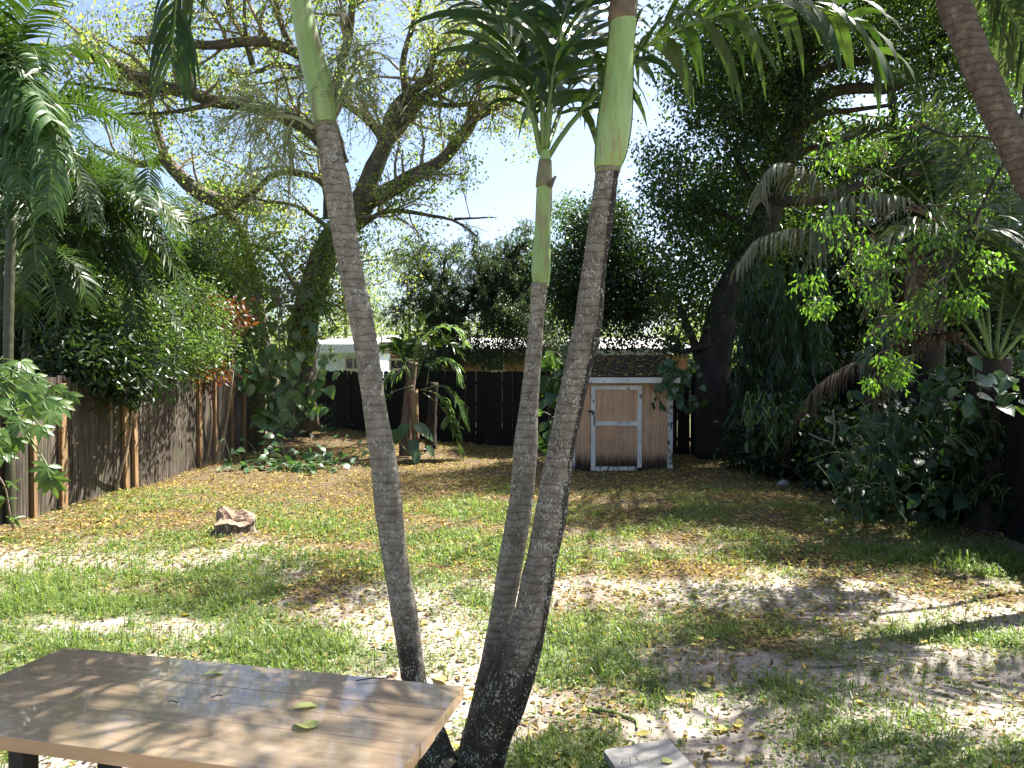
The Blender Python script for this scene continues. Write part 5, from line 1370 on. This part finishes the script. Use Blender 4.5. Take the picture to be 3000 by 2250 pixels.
d = 15.2; b = gb(1210, d)
paddle('elephant_ear', 'broad leaved plant at the foot of the young palm', [
    (PP([(1212, 1335), (1215, 1290), (1222, 1250)], d), .42, (.9, -.2, -.55), (.3, -.7, .7)), (PP([(1205, 1335), (1195, 1290), (1190, 1250)], d), .40, (-.5, -.3, -.6), (-.2, -.7, .7)), (PP([(1215, 1335), (1214, 1310), (1212, 1295)], d), .34, (.1, -.4, -.9), (0, -.8, .6)),
    (PP([(1200, 1335), (1170, 1290), (1165, 1270)], d + .3), .42, (-.7, -.2, -.6), (-.3, -.8, .5)), (PP([(1225, 1335), (1250, 1320), (1252, 1310)], d), .25, (.5, -.4, -.5), (.1, -.7, .7)), (PP([(1215, 1338), (1222, 1330), (1216, 1322)], d - .2), .30, (.2, -.5, -.7), (.1, -.7, .7))], b, M['leaf_big'], 122, W=.75)

# ---- palmate leaved plant in front of the side fence
rng = np.random.default_rng(131); d = 8.4
b = gb(45, d); root = thing('papaya_plant', 'bright palmate leaved plant spilling over the near end of the board fence', 'plant', b); mb = MB(); lv = MB()
spots = [(40, 1090, 8.9), (100, 1130, 8.7), (30, 1170, 8.5), (90, 1190, 8.4), (150, 1210, 8.5), (60, 1230, 8.3), (120, 1250, 8.3), (160, 1130, 8.8), (20, 1120, 8.8), (10, 1320, 8.2), (-20, 1190, 8.3), (50, 1280, 8.3), (140, 1365, 8.5), (150, 1400, 8.5), (100, 1100, 8.9), (170, 1180, 8.7), (0, 1260, 8.2), (75, 1150, 8.5), (-10, 1080, 8.9), (60, 1060, 9.1), (130, 1170, 8.6), (200, 1150, 9.0), (-30, 1290, 8.0)]
hub = P(-60, 1100, 9.2)
for s in spots:
    c = P(*s); nn = nrm(np.array([.45 + rng.normal() * .3, -.75, .5 + rng.normal() * .3])); dn = nrm(np.array([rng.normal() * .3, -.1, -1]) - nn * np.dot(nn, np.array([0, 0, -1.]))); sdv = np.cross(nn, dn)
    k = 7; an = np.linspace(-1.9, 1.9, k) + rng.normal(size=k) * .08; ax = np.cos(an)[:, None] * dn + np.sin(an)[:, None] * sdv - Z * .18
    lv.leaves(np.tile(c, (k, 1)), ax, np.tile(nn, (k, 1)) + rng.normal(size=(k, 3)) * .12, .24 * (1 - .16 * np.abs(an)) * rng.uniform(.8, 1.1), 'lance', W=1.35)
    mb.tube(smoothpath(np.array([hub + rng.normal(size=3) * .15, (hub + c) / 2 + Z * .12, c]), 8), .007, 5, cap=False)
mb.tube(smoothpath(np.array([gb(-70, 9.2), P(-75, 1300, 9.2), hub]), 10), np.linspace(.03, .015, 10), 7)
mb.build('stem', M['green_stem'], root); lv.build('foliage', M['leaf_papaya'], root, smooth=True)
d = 8.6; b = G(42, 1555); mb = MB(); p = smoothpath(np.array([b, P(28, 1500, d), P(20, 1450, d), P(14, 1425, d), P(-4, 1395, d)]), 14); mb.tube(p, np.linspace(.014, .008, 14), 6)
for s in ((34, 1415, d), (15, 1462, d), (40, 1520, d)):
    c = P(*s); k = 6; an = rng.random(k) * 6.3; mb.leaves(np.tile(c, (k, 1)), np.stack([np.cos(an), np.sin(an) * .5, rng.normal(size=k) * .4], 1), np.tile([.2, -.6, .8], (k, 1)), .12, 'lance', m=1)
tag(mb.build('seedling', [M['red_bark'], M['leaf_papaya']], origin=b), 'thin curved reddish seedling rooted in front of the board fence', 'plant')

# ---- big leaved plants crowding the right side
rng = np.random.default_rng(141)
sp = [(rng.uniform(2480, 2990), 0, rng.uniform(8.4, 10.5), 9, 40) for _ in range(110)]
sp = [(a, rng.uniform(1120 + max(0, 2560 - a) * .9, 1490), c, n, s) for a, _, c, n, s in sp]
bigleaf('broad_leaved_shrub', 'dark shrub of large glossy heart leaves below the coconut crown', sp, M['leaf_bigdark'], .125, 142, gb(2780, 9.6), cat='shrub', droop=.4, face=-.5, stems=False)
bigleaf('broad_leaved_shrub', 'lit big heart leaves sprawling over the shrub top at the photo edge', [(2940, 1110, 7.6, 5, 26), (2860, 1130, 8, 5, 30), (2780, 1115, 8.4, 5, 30), (2990, 1150, 7.4, 4, 24), (2720, 1160, 8.5, 5, 30), (2840, 1190, 8, 5, 30)], M['leaf_big'], .16, 143, gb(2960, 8.0), cat='shrub', droop=.25, face=-.35, stems=False)
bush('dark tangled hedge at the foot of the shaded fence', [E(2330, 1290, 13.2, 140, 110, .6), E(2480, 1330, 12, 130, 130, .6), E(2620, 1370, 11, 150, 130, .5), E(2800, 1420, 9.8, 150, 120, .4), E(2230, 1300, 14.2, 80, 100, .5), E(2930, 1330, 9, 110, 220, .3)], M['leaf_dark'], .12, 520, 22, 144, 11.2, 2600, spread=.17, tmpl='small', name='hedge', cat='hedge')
mb = MB()
for pth in ([(2370, 1270, 11.2), (2400, 1285, 11.2), (2440, 1300, 11), (2470, 1360, 11), (2500, 1420, 10.8)], [(2560, 1330, 10.5), (2620, 1390, 10.2), (2660, 1470, 9.8)], [(2440, 1200, 11.3), (2445, 1270, 11.1), (2440, 1300, 11)]):
    mb.tube(smoothpath(PP(pth), 14), .012, 5)
tag(mb.build('dead_branch', M['twig'], origin=P(2500, 1440, 10.8)), 'bare grey forked branch poking out of the dark hedge', 'branch')

# ---- coconut palms on the right
CMs = [M['petiole'], M['leaf_coco']]; CG = [M['old_sheath'], M['leaf_greydead']]; CD = [M['old_sheath'], M['leaf_dead']]
rng = np.random.default_rng(151)


def coco(label, base, heart, r, fr, seed, trunkpts=None, bark='coco_bark', group='coconut palms crowding the shaded side'):
    rng = np.random.default_rng(seed); root = thing('coconut_palm', label, 'coconut palm', base, group)
    mb = MB(); p = smoothpath(np.array([base - Z * .1, *(trunkpts or []), heart]), 120); rr = r * (1 + .5 * np.exp(-np.linspace(0, 1, 120) * 14)) * (1 + .04 * (np.arange(120) % 5 == 0)); mb.tube(p, rr, 14, rough=.02, rng=rng); mb.build('trunk', M[bark], root, smooth=True)
    for path, mats, kw in fr:
        kw = dict(LL=.6, w=.036, np=60, drop=.4, start=.22, r0=.024, fwd=.5) | kw
        frond(root, path, kw.pop('LL'), kw.pop('w'), kw.pop('np'), mats, rng, **kw)
    return root


h = P(2905, 1050, 8.9); bs = gb(2900, 8.9)
coco('coconut palm with thick green stalks rising from a low brown heart', bs, h, .20, [
    (PP([(2905, 1050), (2850, 900), (2790, 760), (2800, 690), (2880, 680), (2960, 780), (2990, 850)], 8.7), CMs, dict(drop=.5, LL=.7)),
    (PP([(2900, 1050), (2860, 860), (2800, 700), (2710, 660), (2600, 700), (2540, 790)], 8.8), CMs, dict(LL=.7, drop=.6)),
    (PP([(2915, 1050), (2935, 880), (2955, 640), (2960, 420), (2930, 230)], 8.9), CMs, dict(LL=.7)), (PP([(2920, 1050), (2985, 900), (3080, 700), (3200, 560)], 8.8), CMs, dict()),
    (PP([(2925, 1055), (3010, 960), (3120, 850), (3260, 830)], 8.6), CMs, dict()), (PP([(2900, 1050), (2890, 840), (2860, 600), (2800, 420), (2700, 330)], 9.2), CMs, dict(LL=.7)),
    (PP([(2890, 1050), (2800, 930), (2690, 900), (2590, 960), (2530, 1060)], 8.9), CMs, dict(LL=.6, drop=.6)), (PP([(2885, 1060), (2780, 980), (2680, 990), (2600, 1070), (2560, 1170)], 9.1), CD, dict(LL=.6, drop=.8))], 152, bark='dark_bark')
h = P(2745, 650, 11.3); bs = gb(2730, 11.6)
coco('coconut palm with grey dying fronds arching in front of the shaded tree', bs, h, .15, [
    (PP([(2745, 650), (2640, 580), (2530, 575), (2440, 600), (2395, 680), (2380, 740)], 11.0), CG, dict(LL=.72, drop=.9, lift=-.1, w=.04)),
    (PP([(2740, 640), (2600, 590), (2450, 570), (2360, 505), (2270, 480), (2235, 520), (2230, 590)], 11.3), CG, dict(LL=.6, drop=.9, lift=-.1)),
    (PP([(2735, 660), (2580, 690), (2420, 680), (2300, 675), (2210, 710), (2160, 780)], 11.1), CG, dict(LL=.62, drop=.9, lift=-.1)),
    (PP([(2740, 650), (2700, 480), (2620, 380), (2520, 370), (2440, 430)], 11.4), CMs, dict(LL=.7)), (PP([(2745, 650), (2740, 450), (2700, 280), (2620, 200)], 11.5), CMs, dict(LL=.7)),
    (PP([(2750, 650), (2830, 480), (2930, 400), (3020, 430)], 11.4), CMs, dict(LL=.7)), (PP([(2750, 650), (2800, 560), (2880, 540), (2970, 610)], 11.2), CMs, dict(LL=.7)), (PP([(2745, 650), (2640, 540), (2560, 500), (2470, 540)], 11.6), CMs, dict(LL=.7)),
    (PP([(2740, 660), (2660, 640), (2600, 700), (2570, 800), (2560, 900)], 11.3), CG, dict(LL=.6, drop=.8)), (PP([(2740, 660), (2690, 700), (2680, 820), (2690, 930)], 11.2), CD, dict(LL=.6, drop=.8))], 153, bark='dark_bark')
h = P(2735, -190, 6.4); bs = gb(3420, 6.6)
coco('leaning grey coconut trunk crossing the top corner of the yard', bs, h, .118, [
    (arc(h, az_, .55, 2.9, 1.7), CMs, dict(LL=.7)) for az_ in (-1.3, -.6, .1, .8)] + [(PP([(2735, -190), (2830, -150), (2960, 40), (3040, 220), (3080, 400)], 6.6), CMs, dict(LL=.6, drop=.6))], 154, [P(3310, 1100, 6.6), P(3150, 770, 6.6), P(3010, 510, 6.55), P(2920, 320, 6.5), P(2840, 130, 6.45), P(2785, -20, 6.4)])
dead = thing('dead_frond', 'brown dead palm frond slumped over the dark hedge', 'frond', P(2300, 1340, 12.6))
frond(dead, PP([(2640, 1050, 12.2), (2560, 1050, 12.2), (2450, 1090, 12.3), (2370, 1160, 12.4), (2315, 1260, 12.5), (2295, 1345, 12.6)]), .6, .03, 70, CD, rng, drop=.9, lift=-.2, start=.05, r0=.02).name = 'leaflets'

# ---- bright young branch hanging in from the right
rng = np.random.default_rng(161); b = gb(3250, 7.4)
root = thing('sapling', 'young tree with bright yellow green leaves reaching in over the shaded palms', 'tree', b)
mb = MB(); specs = [(np.array([b, P(3230, 900, 7.4), P(3120, 600, 7.3), P(2980, 420, 7.2)]), .05, .03), (PP([(2985, 425, 7.2), (2925, 500), (2870, 620), (2805, 755), (2768, 840), (2750, 930), (2720, 1005), (2678, 1050)], 7.2), .022, .006),
                    (PP([(2805, 755), (2740, 770), (2660, 785), (2580, 800), (2500, 790)], 7.2), .010, .003), (PP([(2750, 930), (2690, 900), (2620, 930), (2570, 960)], 7.2), .007, .003), (PP([(2850, 660), (2780, 610), (2700, 600), (2620, 620), (2520, 660), (2430, 640)], 7.2), .011, .003),
                    (PP([(2800, 760), (2840, 790), (2900, 800), (2960, 780)], 7.2), .008, .003), (PP([(2620, 620), (2540, 700), (2450, 800), (2380, 870)], 7.3), .008, .003), (PP([(2980, 420), (2870, 400), (2760, 400), (2650, 340), (2560, 400)], 7.4), .014, .004), (PP([(2980, 420), (3000, 250), (2950, 120), (2900, 0)], 7.3), .02, .006), (PP([(2870, 400), (2800, 480), (2700, 470), (2600, 500), (2480, 480)], 7.4), .009, .003), (PP([(2960, 120), (2990, 60), (3050, -20)], 7.3), .01, .004)]
lm = limbs_mesh(mb, specs, rng, 7, .03)
lp, ld = sprout(mb, lm[1:], rng, (3.6, 4.5), (.30, .20), gen=2, upb=-.05, leafstep=.045, sag=.4, leafgen=0)
mb.build('trunk', [M['dark_bark'], M['twig']], root, smooth=True)
lv = MB(); put_leaves(lv, rng, lp, ld, .050, 'lance', .5, W=1.4, jit=.035, rep=3); print('sapling', len(lp))
for px, py, d, n, s in [(2410, 900, 7.4, 70, 40), (2560, 860, 7.3, 60, 45), (2840, 880, 7.2, 80, 35), (2790, 900, 7.2, 50, 30), (2630, 1100, 7.4, 90, 34), (2600, 1060, 7.4, 40, 25), (2450, 640, 7.4, 50, 45), (2600, 760, 7.3, 60, 50), (2750, 700, 7.2, 60, 50), (2900, 780, 7.2, 50, 40), (2380, 830, 7.4, 40, 40), (2500, 720, 7.4, 50, 50), (2640, 960, 7.3, 30, 30), (2700, 880, 7.3, 40, 40), (2550, 1130, 7.5, 24, 24), (2470, 450, 7.5, 40, 45), (2880, 500, 7.3, 40, 40), (2950, 60, 7.3, 120, 50), (2870, 100, 7.4, 80, 45)]:
    cloud(lv, rng, ell(rng, 9, P(px, py, d), np.array([1.3, .8, .8]) * s / F * d, .2), max(8, n // 4), s / F * d * .42, .055, 'lance', .6, .6, W=1.4)
lv.build('crown', M['leaf_bright'], root)

# ---- light, sky, camera
w = bpy.data.worlds.new('World'); scene.world = w; w.use_nodes = True
nt = w.node_tree; sky = nt.nodes.new('ShaderNodeTexSky'); sky.sky_type = 'NISHITA'; sky.sun_disc = False
el = math.asin(SUN[2]); sky.sun_elevation = el; sky.sun_rotation = math.atan2(SUN[0], SUN[1])
sky.air_density = .75; sky.dust_density = 2.2; sky.ozone_density = 1.0
bg = nt.nodes['Background']; bg.inputs['Strength'].default_value = 0.075; nt.links.new(sky.outputs[0], bg.inputs[0])
L = bpy.data.lights.new('sun', 'SUN'); L.energy = 5; L.angle = radians(.53); L.color = (1, .95, .86)
so = bpy.data.objects.new('sun', L); COL.objects.link(so)
from mathutils import Vector
so.rotation_euler = Vector(SUN).to_track_quat('Z', 'Y').to_euler(); so.location = (8, 8, 16)
cam = bpy.data.cameras.new('camera'); cam.lens = 28.0; cam.sensor_width = 36; cam.clip_end = 2000; cam.clip_start = .05
co = bpy.data.objects.new('camera', cam); COL.objects.link(co); co.location = tuple(CAM); co.rotation_euler = (pi / 2 + PITCH, 0, 0)
scene.camera = co
scene.view_settings.view_transform = 'Standard'; scene.view_settings.look = 'None'; scene.view_settings.gamma = 1; scene.view_settings.exposure = 2.1
scene.render.resolution_x = 1024; scene.render.resolution_y = 768
scene.cycles.max_bounces = 10; scene.cycles.diffuse_bounces = 4; scene.cycles.transmission_bounces = 6; scene.cycles.glossy_bounces = 3
